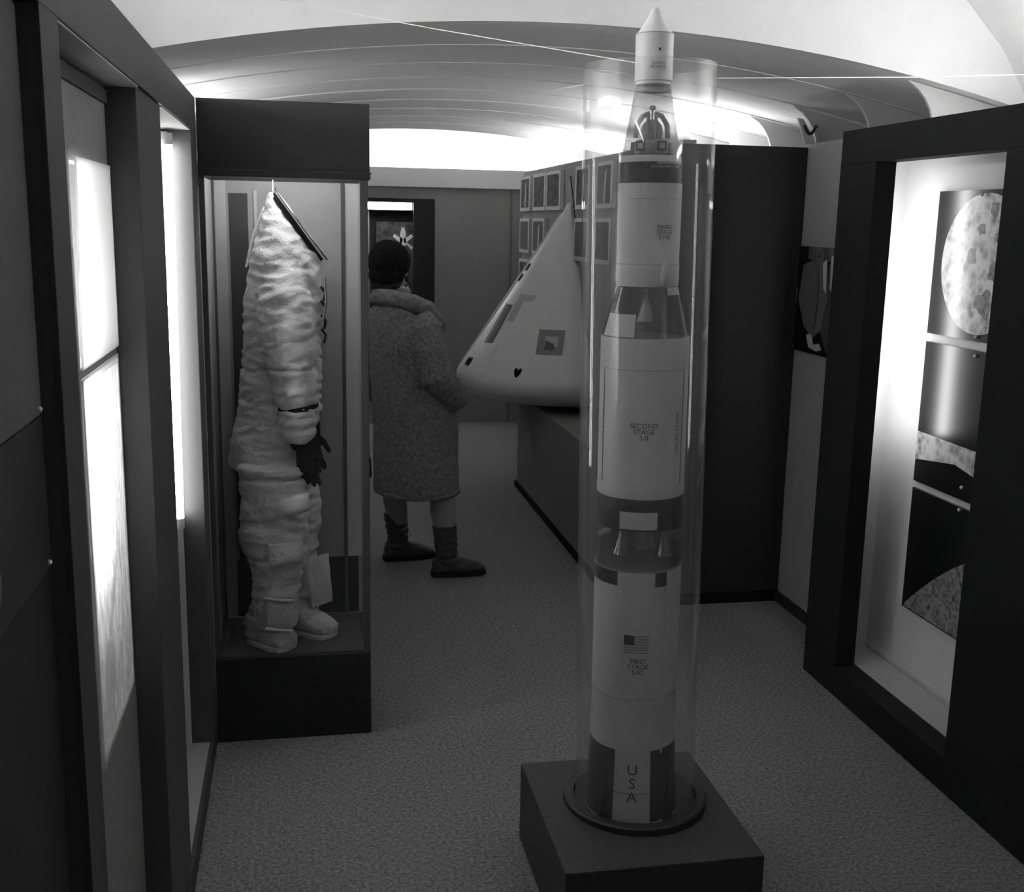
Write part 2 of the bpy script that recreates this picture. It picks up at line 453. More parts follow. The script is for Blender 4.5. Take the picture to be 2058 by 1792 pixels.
# ------------------------------------------------------------------ left display cabinet
t = thing('display_cabinet', 'long charcoal wall cabinet with lit picture openings along the left side', 'cabinet', (-0.45, 1.9, 0))
MB().box(XL, -0.29, 0.2, 3.46, 1.92, 2.02).build('lintel', M['post'], t, bevel=0.002)
MB().box(XL, -0.29, 0.2, 3.46, 0.0, 0.08).build('plinth', M['dark'], t, bevel=0.002)
MB().box(-0.345, -0.318, 0.2, 1.43, 0.08, 1.92).build('back_panel', M['black'], t)  # black colour stands in for the missing light in this opening
b = MB(); b.box(-0.382, -0.355, 1.43, 2.30, 0.08, 0.735); b.box(-0.382, -0.355, 1.43, 2.30, 1.765, 1.92); b.box(-0.382, -0.355, 1.43, 1.90, 0.735, 1.765); b.box(-0.382, -0.355, 2.262, 2.30, 0.735, 1.765); b.box(-0.382, -0.355, 1.90, 2.262, 1.412, 1.433)
b.build('back_panel', M['gray'], t)
b = MB(); b.box(-0.60, -0.59, 1.5, 2.35, 0.6, 1.86); b.box(-0.59, -0.383, 1.5, 1.51, 0.6, 1.86); b.box(-0.59, -0.403, 2.34, 2.35, 0.6, 1.86); b.box(-0.59, -0.383, 1.51, 2.34, 0.6, 0.61); b.box(-0.59, -0.383, 1.51, 2.34, 1.85, 1.86)
b.build('added_light_box', M['gray'], t)  # box added so the white pictures glow from behind
MB().box(-0.412, -0.387, 2.30, 3.32, 0.08, 1.92).build('back_panel', M['lightgray'], t)
MB().box(-0.358, -0.358 + 0.009, 1.55, 2.27, 1.885, 1.91).build('picture_rail', M['dark'], t)
MB().box(-0.355, -0.293, 1.535, 2.27, 1.917, 1.92).build('lit_soffit', M['lightgray'], t)  # pale sheet, light on the lintel underside put into its colour
MB().box(-0.385, -0.293, 2.645, 3.30, 1.917, 1.92).build('lit_soffit', M['lightgray'], t)  # same pale sheet for the tube light under the niche lintel
b = MB(); b.box(-0.30, -0.29, 1.43, 1.535, 0.08, 1.92); b.box(-0.355, -0.30, 1.43, 1.45, 0.08, 1.92); b.build('post', M['dark'], t, bevel=0.001)
MB().box(-0.375, -0.297, 2.27, 2.645, 0.08, 1.92).build('post', M['post'], t, bevel=0.002)
MB().box(-0.40, -0.29, 3.30, 3.46, 0.08, 1.92).build('post', M['post'], t, bevel=0.002)
MB().box(-0.30, -0.289, 2.66, 3.30, 0.072, 0.082).build('sill_edge', M['dark'], t)
MB().box(-0.37, -0.30, 2.65, 3.30, 0.08, 0.083).build('lit_sill', M['gray'], t)  # grey sheet, lamp light on the plinth top put into its colour

def flat_print(name, label, cat, x, y0, y1, z0, z1, m, th=0.003, face=1, group=None):
    """a mounted print hanging on a wall of constant X; face +1 looks to +X"""
    t = thing(name, label, cat, (x, (y0 + y1) / 2, z0), group)
    MB().box(min(x, x + face * th), max(x, x + face * th), y0, y1, z0, z1).build('sheet', m, t)
    return t
def pin(p, parent, face, r=0.006):
    MB().ball(p, r, r, r, 10, 8).build('pin', M['white'], parent, smooth=True)

# pictures of the second opening
t = thing('picture_print', 'upper white picture on the added light box at the left', 'picture', (-0.355, 2.05, 1.43))
b = MB(); b.add([(-0.350, 1.897, 1.43), (-0.350, 2.268, 1.43), (-0.350, 2.268, 1.772), (-0.343, 1.897, 1.771),
                 (-0.353, 1.897, 1.43), (-0.353, 2.268, 1.43), (-0.353, 2.268, 1.772), (-0.346, 1.897, 1.771)],
                [(0, 1, 2, 3), (7, 6, 5, 4), (0, 4, 5, 1), (1, 5, 6, 2), (2, 6, 7, 3), (3, 7, 4, 0)])
b.build('sheet', M['translucent'], t)
t = thing('picture_print', 'lower tall lunar landscape picture on the added light box at the left', 'picture', (-0.355, 2.08, 0.727))
b = MB(); b.box(-0.355, -0.352, 1.888, 1.912, 0.727, 1.415); b.box(-0.355, -0.352, 2.262, 2.268, 0.727, 1.415); b.box(-0.355, -0.352, 1.912, 2.262, 0.727, 0.745); b.box(-0.355, -0.352, 1.912, 2.262, 1.40, 1.415)
b.build('border', M['translucent'], t)
b = MB(); b.add([(-0.3530, 1.912, 0.745), (-0.3530, 2.262, 0.745), (-0.3530, 2.262, 1.40), (-0.3530, 1.912, 1.40)], [(0, 1, 2, 3)]); b.build('image', M['lunar_translucent'], t)
bb = MB(); bb.add([(-0.3515, 1.995 + 0.06 * math.cos(PI * k / 16), 0.862 + 0.062 * math.sin(PI * k / 16)) for k in range(32)], [tuple(range(32))])
bb.build('earth_disc', M['shade_translucent'], t)
b = MB(); b.add([(-0.3512, 2.0, 0.93), (-0.3512, 2.03, 0.92), (-0.3512, 2.16, 1.08), (-0.3512, 2.10, 1.05)], [(0, 1, 2, 3)]); b.build('rock_shadow', M['shade_translucent'], t)
MB().box(-0.355, -0.351, 1.56, 2.268, 0.09, 0.72).build('caption_board', M['midgray'], thing('caption_board', 'plain grey board below the lunar landscape picture at the left', 'board', (-0.355, 2.0, 0.09)))

# pictures of the nearest opening
t = flat_print('picture_print', 'upper dull grey picture in the unlit opening nearest the camera', 'picture', -0.318, 0.6, 1.425, 1.44, 1.915, M['print_gray'])
pin((-0.314, 1.412, 1.447), t, 1, 0.0035)
t = flat_print('picture_print', 'lower dark picture in the unlit opening nearest the camera', 'picture', -0.318, 0.6, 1.425, 1.245, 1.437, M['print_dark'])
b = MB()
for k in range(20):
    a0, a1 = 2 * PI * k / 20, 2 * PI * (k + 1) / 20
    b.prism([(-0.3148, 1.16 + r * math.cos(a), 1.30 + r * math.sin(a)) for r, a in ((0.034, a0), (0.034, a1), (0.026, a1), (0.026, a0))], (0.0006, 0, 0))
b.build('ring_detail', M['print_gray'], t)
pin((-0.314, 1.412, 1.253), t, 1, 0.0035)

# ------------------------------------------------------------------ right showcase with the moon photographs
t = thing('display_cabinet', 'black framed wall showcase with lunar photographs along the right side', 'cabinet', (2.0, 2.7, 0))
b = MB(); b.box(1.90, 1.925, 3.52, 3.77, 0.11, 1.905); b.box(1.925, 1.975, 3.52, 3.533, 0.11, 1.905); b.build('post', M['deep'], t)
MB().box(1.90, 1.98, 1.2, 2.81, 0.11, 1.905).build('post', M['deep'], t, bevel=0.002)
MB().box(1.90, 1.98, 1.2, 3.77, 1.905, 2.02).build('header', M['deep'], t, bevel=0.002)
MB().box(1.98, 2.44, 1.2, 3.77, 1.985, 2.02).build('top_board', M['white'], t)
MB().box(1.90, 2.16, 1.2, 3.77, 0.0, 0.11).build('plinth', M['deep'], t, bevel=0.002)
MB().box(2.13, 2.16, 1.2, 3.75, 0.11, 1.985).build('back_panel', M['white'], t)
MB().box(1.98, 2.13, 3.72, 3.77, 0.112, 1.985).build('side_panel', M['white'], t)
MB().box(1.985, 2.13, 1.2, 3.72, 0.11, 0.114).build('floor_board', M['lightgray'], t)
MB().box(2.112, 2.13, 2.0, 3.69, 0.114, 0.125).build('bead', M['lightgray'], t)

def moon_print(label, z0, z1):
    t = thing('photograph', label, 'photograph', (2.13, 3.15, z0), 'lunar photographs in the right showcase')
    MB().box(2.119, 2.13, 2.795, 3.478, z0, z1).build('sheet', M['print_black'], t)
    return t
XF = 2.119
def flatpoly(pts, m, t, name, th=0.0006):
    MB().prism([(XF, y, z) for y, z in pts], (-th, 0, 0)).build(name, m, t)
t = moon_print('top photograph in the right showcase, the whole moon disc', 1.338, 1.812)
flatpoly([(3.205 + 0.222 * math.cos(2 * PI * k / 64), 1.58 + 0.222 * math.sin(2 * PI * k / 64)) for k in range(64)], M['moon'], t, 'moon_disc')
rnd = random.Random(3)
for k, (yy, zz, r) in enumerate([(3.17, 1.46, 0.055), (3.26, 1.60, 0.035), (3.13, 1.56, 0.045), (3.22, 1.69, 0.03), (3.16, 1.75, 0.028), (3.12, 1.66, 0.03)]):
    pts = []
    for j in range(22):
        a = 2 * PI * j / 22; rr = r * (0.75 + 0.5 * noise.noise((k * 3.1, math.cos(a) * 1.5, math.sin(a) * 1.5)))
        pts.append((yy + rr * math.cos(a), zz + rr * math.sin(a)))
    MB().prism([(XF - 0.0006, y, z) for y, z in pts], (-0.0004, 0, 0)).build('dark_sea', M['terrain'], t)
pin((XF - 0.003, 3.235, 1.797), t, -1); pin((XF - 0.003, 3.19, 1.352), t, -1)
t = moon_print('middle photograph in the right showcase, black sky over a grey lunar plain', 0.818, 1.309)
flatpoly([(3.478, 0.995), (2.80, 0.985), (2.80, 0.865), (3.12, 0.905), (3.24, 0.925), (3.478, 0.895)], M['moon'], t, 'lunar_plain')
pin((XF - 0.003, 3.185, 1.292), t, -1); pin((XF - 0.003, 3.185, 0.86), t, -1)
t = moon_print('bottom photograph in the right showcase, curved lunar horizon against black sky', 0.353, 0.793)
arc = [(3.465, 0.357)] + [(3.465 - 0.67 * u, 0.365 + 0.36 * (1 - (1 - u) ** 1.75)) for u in [i / 14 for i in range(15)]] + [(2.795, 0.357)]
flatpoly(arc, M['terrain'], t, 'lunar_horizon')
pin((XF - 0.003, 3.185, 0.785), t, -1)

# ------------------------------------------------------------------ dark picture on the right wall
t = flat_print('photograph', 'photograph of a dark suited man on the grey wall between partition and right showcase', 'photograph', 2.138, 3.82, 4.578, 1.16, 1.607, M['print_black'], 0.006, -1)
XW = 2.132
def wp(pts, m, name, k=1): MB().prism([(XW, y, z) for y, z in pts], (-0.0005 * k, 0, 0)).build(name, m, t)
wp([(4.46, 1.607), (3.9, 1.607), (3.9, 1.44), (4.25, 1.55), (4.46, 1.555)], M['clouds'], 'curtain')
wp([(4.50, 1.53), (4.36, 1.565), (4.28, 1.545), (4.26, 1.40), (4.30, 1.27), (4.37, 1.225), (4.46, 1.27), (4.53, 1.38)], M['print_gray'], 'jacket_sleeve', 2)
wp([(4.27, 1.545), (3.9, 1.50), (3.9, 1.2), (4.24, 1.18), (4.31, 1.26), (4.27, 1.40)], M['dark'], 'jacket_front', 1)
wp([(4.37, 1.52), (4.345, 1.40), (4.37, 1.26), (4.355, 1.26), (4.33, 1.40), (4.355, 1.52)], M['print_dark'], 'sleeve_crease', 3)
wp([(4.32, 1.54), (4.285, 1.56), (4.275, 1.42), (4.30, 1.44)], M['mat_board'], 'shirt_front', 3)
wp([(4.25, 1.57), (4.215, 1.58), (4.21, 1.42), (4.245, 1.44)], M['mat_board'], 'shirt_edge', 3)
wp([(4.43, 1.235), (4.385, 1.245), (4.36, 1.20), (4.305, 1.21), (4.28, 1.185), (4.33, 1.175), (4.40, 1.185)], M['lightgray'], 'hand', 3)
wp([(4.576, 1.43), (4.545, 1.43), (4.55, 1.36), (4.576, 1.36)], M['gray'], 'background_patch', 2)
wp([(4.576, 1.235), (4.545, 1.17), (4.576, 1.163)], M['lightgray'], 'table_edge', 2)

# ------------------------------------------------------------------ black partition, low plinth, photo wall
b = MB(); b.box(1.37, 2.138, 4.55, 4.61, 0.0, 2.02)
struct('wall_middle', b, M['black'], bevel=0.002)
struct('baseboard_middle', MB().box(1.36, 2.138, 4.538, 4.55, 0.0, 0.05), M['hole'])
struct('wall_inner', MB().box(1.60, 1.66, 4.61, 8.04, 0.0, 2.04), M['gray'])
t = thing('low_plinth', 'long low dark plinth under the white space capsule', 'plinth', (1.48, 5.8, 0))
MB().box(1.37, 1.598, 4.612, 6.91, 0.0, 0.615).build('body', M['midgray'], t, bevel=0.002)
MB().box(1.355, 1.37, 4.612, 6.92, 0.0, 0.035).build('kick_strip', M['hole'], t)

# framed photographs on the inner wall
def frame(y0, y1, z0, z1, label, k):
    t = thing('framed_photograph', label, 'photograph', (1.6, (y0 + y1) / 2, z0), 'framed photographs on the inner wall')
    MB().box(1.575, 1.599, y0, y1, z0, z1).build('frame', M['mat_board'], t, bevel=0.002)
    MB().box(1.5738, 1.575, y0 + 0.035, y1 - 0.035, z0 + 0.025, z1 - 0.02).build('image', M[('clouds', 'print_gray', 'clouds')[k % 3]], t)
    if k % 2 == 0:
        b = MB(); yc = (y0 + y1) / 2 - 0.03
        b.prism([(1.5736, yc + 0.03, z0 + 0.03), (1.5736, yc + 0.012, z1 - 0.06), (1.5736, yc - 0.02, z1 - 0.03), (1.5736, yc - 0.005, z0 + 0.03)], (-0.0004, 0, 0))
        b.build('bright_streak', M['mat_board'], t)
cols = [(7.69, 8.03), (7.20, 7.585), (6.77, 7.165), (6.06, 6.385), (5.60, 5.92)]
cw = ['at its far end', 'second from its far end', 'third from its far end', 'beside the clear tube', 'behind the rocket model']
rows = [(1.765, 2.005, 'top row'), (1.475, 1.715, 'second row'), (1.19, 1.43, 'third row')]
kk = 0
for ci, (a, c) in enumerate(cols):
    for ri, (z0, z1, rw) in enumerate(rows):
        if (ri == 2 and ci > 0) or (ri == 1 and ci == 2): continue
        frame(a, c, z0, z1, 'framed photograph, %s of the inner wall, %s' % (rw, cw[ci]), kk); kk += 1

# ------------------------------------------------------------------ space capsule (half cone on the wall)
t = thing('space_capsule', 'white cone shaped space capsule mock-up mounted on the wall above the plinth', 'capsule', (1.6, 6.59, 0.61))
AX, AY, AZ, K = 1.598, 6.59, 1.813, 0.66
prof = [(0.0, 0.0), (0.018, -0.008), (0.035, -0.038)]
def capsule_shell():
    b = MB(); P = [(0.0, 0.612), (0.25, 0.62), (0.42, 0.637), (0.54, 0.66), (0.62, 0.69), (0.658, 0.725), (0.672, 0.76), (0.67, 0.79)]
    z = 0.82
    while z < AZ - 0.045: P.append((K * (AZ - z), z)); z += 0.04
    P += [(0.028, AZ - 0.035), (0.018, AZ - 0.012), (0.0, AZ - 0.004)]
    n = 72; rs = []
    for r, z in P:
        rs.append([(AX - r * math.cos(-PI / 2 + PI * j / n), AY - r * math.sin(-PI / 2 + PI * j / n), z) for j in range(n + 1)])
    b.rings(rs, False, False, False)
    # flat back against the wall
    back = [(AX, AY + r, z) for r, z in P] + [(AX, AY - r, z) for r, z in reversed(P)]
    b.add(back, [tuple(range(len(back)))])
    return b
capsule_shell().build('shell', M['capsule'], t, smooth=True)
def cpt(phi, z, off=0.0):
    a = math.radians(phi); r = K * (AZ - z) + off
    return Vector((AX - r * math.cos(a), AY - r * math.sin(a), z + off * K * 0.8))
def cpatch(name, q, m, off=0.002, n=8, parent=None):
    """quad patch on the cone: corners (phi,z) clockwise"""
    b = MB(); g = []
    for i in range(n + 1):
        row = []
        for j in range(n + 1):
            u, v = i / n, j / n
            ph = (q[0][0] * (1 - u) + q[1][0] * u) * (1 - v) + (q[3][0] * (1 - u) + q[2][0] * u) * v
            z = (q[0][1] * (1 - u) + q[1][1] * u) * (1 - v) + (q[3][1] * (1 - u) + q[2][1] * u) * v
            row.append((ph, z))
        g.append(row)
    m_ = n + 1
    vs = [cpt(*p, off) for r in g for p in r] + [cpt(*p, -0.004) for r in g for p in r]
    fs = []
    for i in range(n):
        for j in range(n): fs.append((i * m_ + j, i * m_ + j + 1, (i + 1) * m_ + j + 1, (i + 1) * m_ + j))
    rim = [j for j in range(m_)] + [i * m_ + n for i in range(1, m_)] + [n * m_ + j for j in range(n - 1, -1, -1)] + [i * m_ for i in range(n - 1, 0, -1)]
    N_ = m_ * m_
    for a, c in zip(rim, rim[1:] + rim[:1]): fs.append((a, c, c + N_, a + N_))
    b.add(vs, fs); return b.build(name, m, parent or t, smooth=True)
wdw = cpatch('square_window', [(57.6, 1.088), (75.6, 1.088), (74.1, 0.956), (58.8, 0.955)], M['capgray'])
cpatch('pane', [(62.8, 1.052), (71.8, 1.052), (71.0, 0.998), (63.0, 0.996)], M['lightgray'], 0.004, parent=wdw)
cpatch('pane', [(63.4, 1.03), (69.2, 1.012), (69.0, 0.985), (63.4, 0.985)], M['capdark'], 0.005, parent=wdw)
cpatch('slot_window', [(10.4, 1.212), (23.5, 1.208), (24.0, 0.99), (14.0, 0.986)], M['capgray'])
cpatch('slot_glass', [(14.5, 1.205), (22.5, 1.205), (23.0, 0.995), (18.0, 0.990)], M['capdark'], 0.004)
cpatch('faint_panel', [(25.4, 1.274), (47.0, 1.268), (44.0, 1.235), (26.5, 1.235)], M['lightgray'], 0.0015)
cpatch('faint_panel', [(25.8, 1.234), (34.5, 1.234), (34.0, 1.12), (26.2, 1.12)], M['lightgray'], 0.0015)
cpatch('seam_highlight', [(29.6, 0.985), (30.3, 0.985), (28.4, 0.79), (27.5, 0.79)], M['white'], 0.006)  # seam ridge with its highlight put into the white colour
cpatch('seam_highlight', [(-4.5, 1.74), (-2.0, 1.74), (-3.6, 0.86), (-4.0, 0.86)], M['white'], 0.008)  # white strip carries the rim light along the left edge
def cdisc(phi, z, rp, rz, name):
    b = MB(); N_ = 20
    ring = [cpt(phi + rp * math.cos(2 * PI * k / N_), z + rz * math.sin(2 * PI * k / N_), 0.0035) for k in range(N_)]
    ring2 = [cpt(phi + rp * math.cos(2 * PI * k / N_), z + rz * math.sin(2 * PI * k / N_), -0.004) for k in range(N_)]
    b.rings([ring2, ring], True, False, True); return b.build(name, M['hole'], t)
for a in ((10.8, 0.868, 1.6, 0.026), (7.0, 0.868, 1.4, 0.024), (7.5, 1.424, 3.0, 0.022), (5.0, 1.362, 2.6, 0.022)): cdisc(*a, 'thruster_port')
# twin thruster port, a pair of holes joined at the bottom
hb = MB(); pts = [(-2.1, 0.012), (-1.75, 0.020), (-1.0, 0.022), (-0.35, 0.014), (0.0, 0.006), (0.5, 0.016), (1.2, 0.022), (1.8, 0.018), (2.05, 0.008), (1.8, -0.004), (1.0, -0.018), (0.2, -0.028), (-0.6, -0.026), (-1.4, -0.012), (-2.0, 0.0)]
ring = [cpt(51.2 + a, 0.854 + z, 0.0035) for a, z in pts]; ring2 = [cpt(51.2 + a, 0.854 + z, -0.004) for a, z in pts]
hb.rings([ring2, ring], True, False, True); hb.build('twin_thruster_port', M['hole'], t)

b = MB(); b.path([(1.592, 6.58, 1.96), (1.585, 6.45, 1.80), (1.585, 6.34, 1.60)], 0.004, 8)  # dark tube drawn for a shadow line on the wall
tag(b.build('cable', M['cord'], None, smooth=True), 'dark line standing in for a shadow on the inner wall beside the capsule tip', 'cable')

# ------------------------------------------------------------------ far showcase in the end wall
t = thing('wall_showcase', 'black framed lit showcase in the far end wall behind the visitor', 'showcase', (0.45, 9.25, 0.6))
b = MB(); b.box(0.925, 1.10, 9.235, 9.262, 0.6, 1.861); b.box(-0.2, 0.925, 9.235, 9.262, 1.83, 1.861); b.box(-0.2, 0.925, 9.235, 9.262, 0.6, 0.66); b.box(-0.2, -0.1, 9.235, 9.262, 0.66, 1.83)
b.build('frame', M['black'], t)
b = MB(); b.box(-0.2, 1.1, 9.62, 9.64, 0.6, 1.861); b.box(-0.2, -0.18, 9.335, 9.62, 0.6, 1.861); b.box(1.08, 1.1, 9.335, 9.62, 0.6, 1.861); b.box(-0.18, 1.08, 9.335, 9.62, 0.6, 0.62); b.box(-0.18, 1.08, 9.335, 9.62, 1.84, 1.861)
b.build('liner', M['dark'], t)
MB().box(0.56, 0.575, 9.40, 9.41, 0.62, 1.78).build('upright', M['gray'], t)
t = thing('light_bar', 'horizontal white light bar across the top of the far showcase', 'lamp', (0.5, 9.30, 1.77))
MB().box(0.0, 0.918, 9.29, 9.315, 1.772, 1.825).build('diffuser', emis('light_bar_glow', E_DISP), t)
MB().box(0.0, 0.918, 9.316, 9.332, 1.768, 1.829).build('housing', M['batten'], t)
t = thing('photograph', 'photograph of a white spacecraft with crossed panels inside the far showcase', 'photograph', (0.8, 9.5, 1.1))
MB().box(0.64, 1.02, 9.50, 9.51, 1.05, 1.672).build('sheet', M['clouds'], t)
def sp(pts, m, name): MB().prism([(x, 9.499, z) for x, z in pts], (0, -0.002, 0)).build(name, m, t)
cx_, cz_ = 0.862, 1.505
sp([(cx_ - 0.02, 1.535), (cx_ - 0.025, 1.57), (cx_ - 0.015, 1.61), (cx_ + 0.018, 1.61), (cx_ + 0.026, 1.57), (cx_ + 0.02, 1.535)], M['print_white'], 'module')
sp([(cx_ - 0.012, 1.61), (cx_ - 0.016, 1.635), (cx_ - 0.002, 1.62), (cx_ + 0.012, 1.638), (cx_ + 0.012, 1.61)], M['print_white'], 'module_tip')
for sx, sz in ((-1, 1), (1, 1), (1, -0.9), (-0.5, -0.9)):
    sp([(cx_, cz_ + 0.02), (cx_ + 0.018 * sx, cz_ - 0.012 * sz), (cx_ + 0.085 * sx, cz_ + 0.045 * sz), (cx_ + 0.072 * sx, cz_ + 0.07 * sz)], M['print_white'], 'panel')
sp([(cx_ - 0.03, cz_ - 0.03), (cx_ + 0.03, cz_ - 0.03), (cx_ + 0.025, cz_ + 0.035), (cx_ - 0.025, cz_ + 0.035)], M['print_white'], 'hub')
for k in range(7):
    z = 1.38 - 0.04 * k; x = 0.90 + 0.012 * math.sin(k * 2.1)
    sp([(x - 0.01, z), (x + 0.014, z + 0.006), (x + 0.006, z - 0.03)], M['mat_board'], 'glint')

# ------------------------------------------------------------------ glass case of the suit
CX0, CX1, CY0, CY1 = -0.288, 0.208, 3.462, 3.86
t = thing('display_case', 'tall black glazed case holding the white spacesuit', 'display case', (-0.04, 3.66, 0))
b = MB(); b.box(CX0, CX1 + 0.006, CY0, CY0 + 0.012, 1.82, 2.02); b.box(CX0, CX1 + 0.006, CY1 - 0.012, CY1, 1.80, 2.02); b.box(CX0, CX0 + 0.012, CY0 + 0.012, CY1 - 0.012, 1.80, 2.02); b.box(CX1 - 0.006, CX1 + 0.006, CY0 + 0.012, CY1 - 0.012, 1.80, 2.02); b.box(CX0 + 0.012, CX1 - 0.006, CY0 + 0.012, CY1 - 0.012, 2.0, 2.02)
b.build('header', M['black'], t)
MB().box(CX0 + 0.012, CX1 - 0.006, CY0 + 0.012, CY1 - 0.012, 1.99, 2.0).build('reflector', M['white'], t)
b = MB(); b.box(CX0, CX1 + 0.008, CY0 - 0.006, CY0 + 0.012, 1.80, 1.822); b.box(CX1 - 0.006, CX1 + 0.008, CY0 + 0.012, CY1, 1.80, 1.822); b.build('header_rail', M['black'], t, bevel=0.004)
MB().box(CX0, CX1, CY0, CY1, 0.0, 0.285).build('base', M['black'], t, bevel=0.003)
MB().box(CX0 + 0.02, CX1 - 0.02, CY0 + 0.012, CY1 - 0.02, 0.285, 0.29).build('floor_board', M['post'], t)
for x0, x1, y0, y1 in ((CX0, CX0 + 0.016, CY0, CY0 + 0.02), (0.184, CX1, CY0, CY0 + 0.02), (0.140, 0.152, CY1 - 0.022, CY1), (CX0, CX0 + 0.016, CY1 - 0.022, CY1)):
    MB().box(x0, x1, y0, y1, 0.285, 1.80).build('post', M['post'], t, bevel=0.002)
b = MB(); b.box(CX0, -0.235, CY1 - 0.012, CY1 - 0.006, 0.29, 1.80); b.build('back_panel', M['lightgray'], t)
b = MB(); b.box(-0.235, 0.14, CY1 - 0.012, CY1 - 0.006, 0.50, 1.80); b.build('back_panel', M['gray'], t)
MB().box(0.152, CX1, CY1 - 0.012, CY1 - 0.006, 0.50, 1.80).build('back_panel', M['lightgray'], t)  # pale strip stands in for the bright reflection in the side glass
b = MB(); b.box(-0.235, CX1 - 0.018, CY1 - 0.012, CY1 - 0.006, 0.29, 0.50); b.build('back_panel', M['black'], t)
MB().box(-0.225, -0.165, CY1 - 0.016, CY1 - 0.012, 0.50, 1.76).build('back_strip', M['dark'], t)
MB().box(-0.145, -0.135, CY1 - 0.018, CY1 - 0.012, 0.50, 1.77).build('back_batten', M['lightgray'], t)
MB().box(CX0 + 0.002, CX0 + 0.008, CY0 + 0.02, CY1 - 0.022, 0.29, 1.80).build('side_panel', M['lightgray'], t)
MB().box(CX0 + 0.016, 0.184, CY0 + 0.006, CY0 + 0.011, 0.287, 1.80).build('glass_pane', M['glass'], t)
MB().box(0.196, 0.201, CY0 + 0.02, CY1 - 0.022, 0.287, 1.80).build('glass_pane', M['glass'], t)
lamp('fluorescent_lamp', 'short fluorescent tube under the header of the suit case, above the spacesuit', (-0.2, 3.53, 1.90), (0.165, 3.53, 1.90), E_CASE, None, 0.010)

# ------------------------------------------------------------------ spacesuit
YC = 3.665
def fold(co, n):
    p = co
    f = 0.0
    a = noise.noise((p.x * 9 + 3, p.y * 9, p.z * 26)); f += (1 - abs(a) * 2.2) * 0.0062
    a = noise.noise((p.x * 16 + p.z * 9, p.y * 16, p.z * 30 - p.x * 12 + 5)); f += (1 - abs(a) * 2.0) * 0.0042
    f += noise.noise((p.x * 7, p.y * 7 + 9, p.z * 7)) * 0.006
    for zc, tilt, wd, dp in ((1.215, 0.10, 0.005, 0.010), (1.09, -0.12, 0.004, 0.006), (0.865, 0.0, 0.006, 0.014), (0.74, 0.15, 0.004, 0.007), (0.585, -0.12, 0.004, 0.007), (0.53, 0.1, 0.004, 0.006), (1.30, 0.25, 0.004, 0.005)):
        q = (p.z - zc - tilt * (p.x + 0.05) - 0.012 * noise.noise((p.x * 11, p.y * 11, zc * 7))) / wd
        f -= dp * math.exp(-q * q)
    f += noise.noise((p.x * 60, p.y * 60, p.z * 70)) * 0.0009
    return f - 0.003
t = thing('spacesuit', 'white headless spacesuit hanging upright in the glass case', 'spacesuit', (-0.08, YC, 0.29))
b = MB()
# torso: rings that tip forward towards the neck opening  (back point, front point, half width)
TR = [((-0.195, 0.80), (-0.01, 0.80), 0.125), ((-0.205, 0.86), (0.0, 0.86), 0.145), ((-0.236, 0.885), (0.02, 0.88), 0.168), ((-0.230, 0.94), (0.015, 0.94), 0.158), ((-0.205, 1.05), (0.005, 1.05), 0.135),
      ((-0.192, 1.17), (0.012, 1.17), 0.135), ((-0.182, 1.28), (0.035, 1.27), 0.145), ((-0.178, 1.38), (0.062, 1.35), 0.155), ((-0.166, 1.48), (0.072, 1.42), 0.165),
      ((-0.150, 1.575), (0.074, 1.475), 0.16), ((-0.122, 1.665), (0.072, 1.515), 0.13), ((-0.098, 1.735), (0.069, 1.54), 0.095), ((-0.086, 1.762), (0.068, 1.548), 0.075)]
sp_ = []
for (xb, zb), (xf, zf), hw in TR:
    c = Vector(((xb + xf) / 2, YC, (zb + zf) / 2)); a = Vector(((xf - xb) / 2, 0, (zf - zb) / 2))
    sp_.append((c, a, Vector((0, hw * 0.76, 0))))
b.loft(sp_, 36)
# legs
def leg(yh, yf, xk, xa, dx):
    b.loft([((-0.100 + dx, yh, 0.90), (0.105, 0, 0), (0, 0.082, 0)), ((-0.092 + dx, yh, 0.78), (0.112, 0, 0), (0, 0.085, 0)), ((xk, (yh + yf) / 2, 0.66), (0.108, 0, 0), (0, 0.083, 0)),
            ((xk + 0.012, yf, 0.56), (0.082, 0, 0), (0, 0.07, 0)), ((xa, yf, 0.46), (0.075, 0, 0), (0, 0.066, 0)), ((xa, yf, 0.36), (0.068, 0, 0), (0, 0.06, 0))], 24)
leg(3.575, 3.565, -0.10, -0.098, 0.0)
leg(3.74, 3.715, -0.05, -0.025, 0.03)
# arms, with convolute rings at the elbow and forearm
def arm(ys, s, dx=0.0):
    pts = [(-0.045 + dx, ys + 0.055 * s, 1.50), (-0.045 + dx, ys + 0.02 * s, 1.42), (-0.04 + dx, ys, 1.33), (-0.03 + dx, ys, 1.24), (-0.022 + dx, ys - 0.004 * s, 1.17)]
    rad = [0.07, 0.085, 0.084, 0.078, 0.07]
    z = 1.15; k = 0
    while z > 1.0:
        u = (1.15 - z) / 0.15
        pts.append((-0.02 + dx + 0.008 * u, ys - 0.004 * s, z)); rad.append(0.066 - 0.014 * u + (0.006 if k % 2 == 0 else -0.003)); z -= 0.017; k += 1
    pts.append((-0.01 + dx, ys - 0.004 * s, 0.985)); rad.append(0.042)
    b.path(pts, rad, 22)
arm(3.545, 1); arm(3.785, -1, 0.02)
organic('suit_body', b, M['suit'], t, 0.0065, 3, fold)
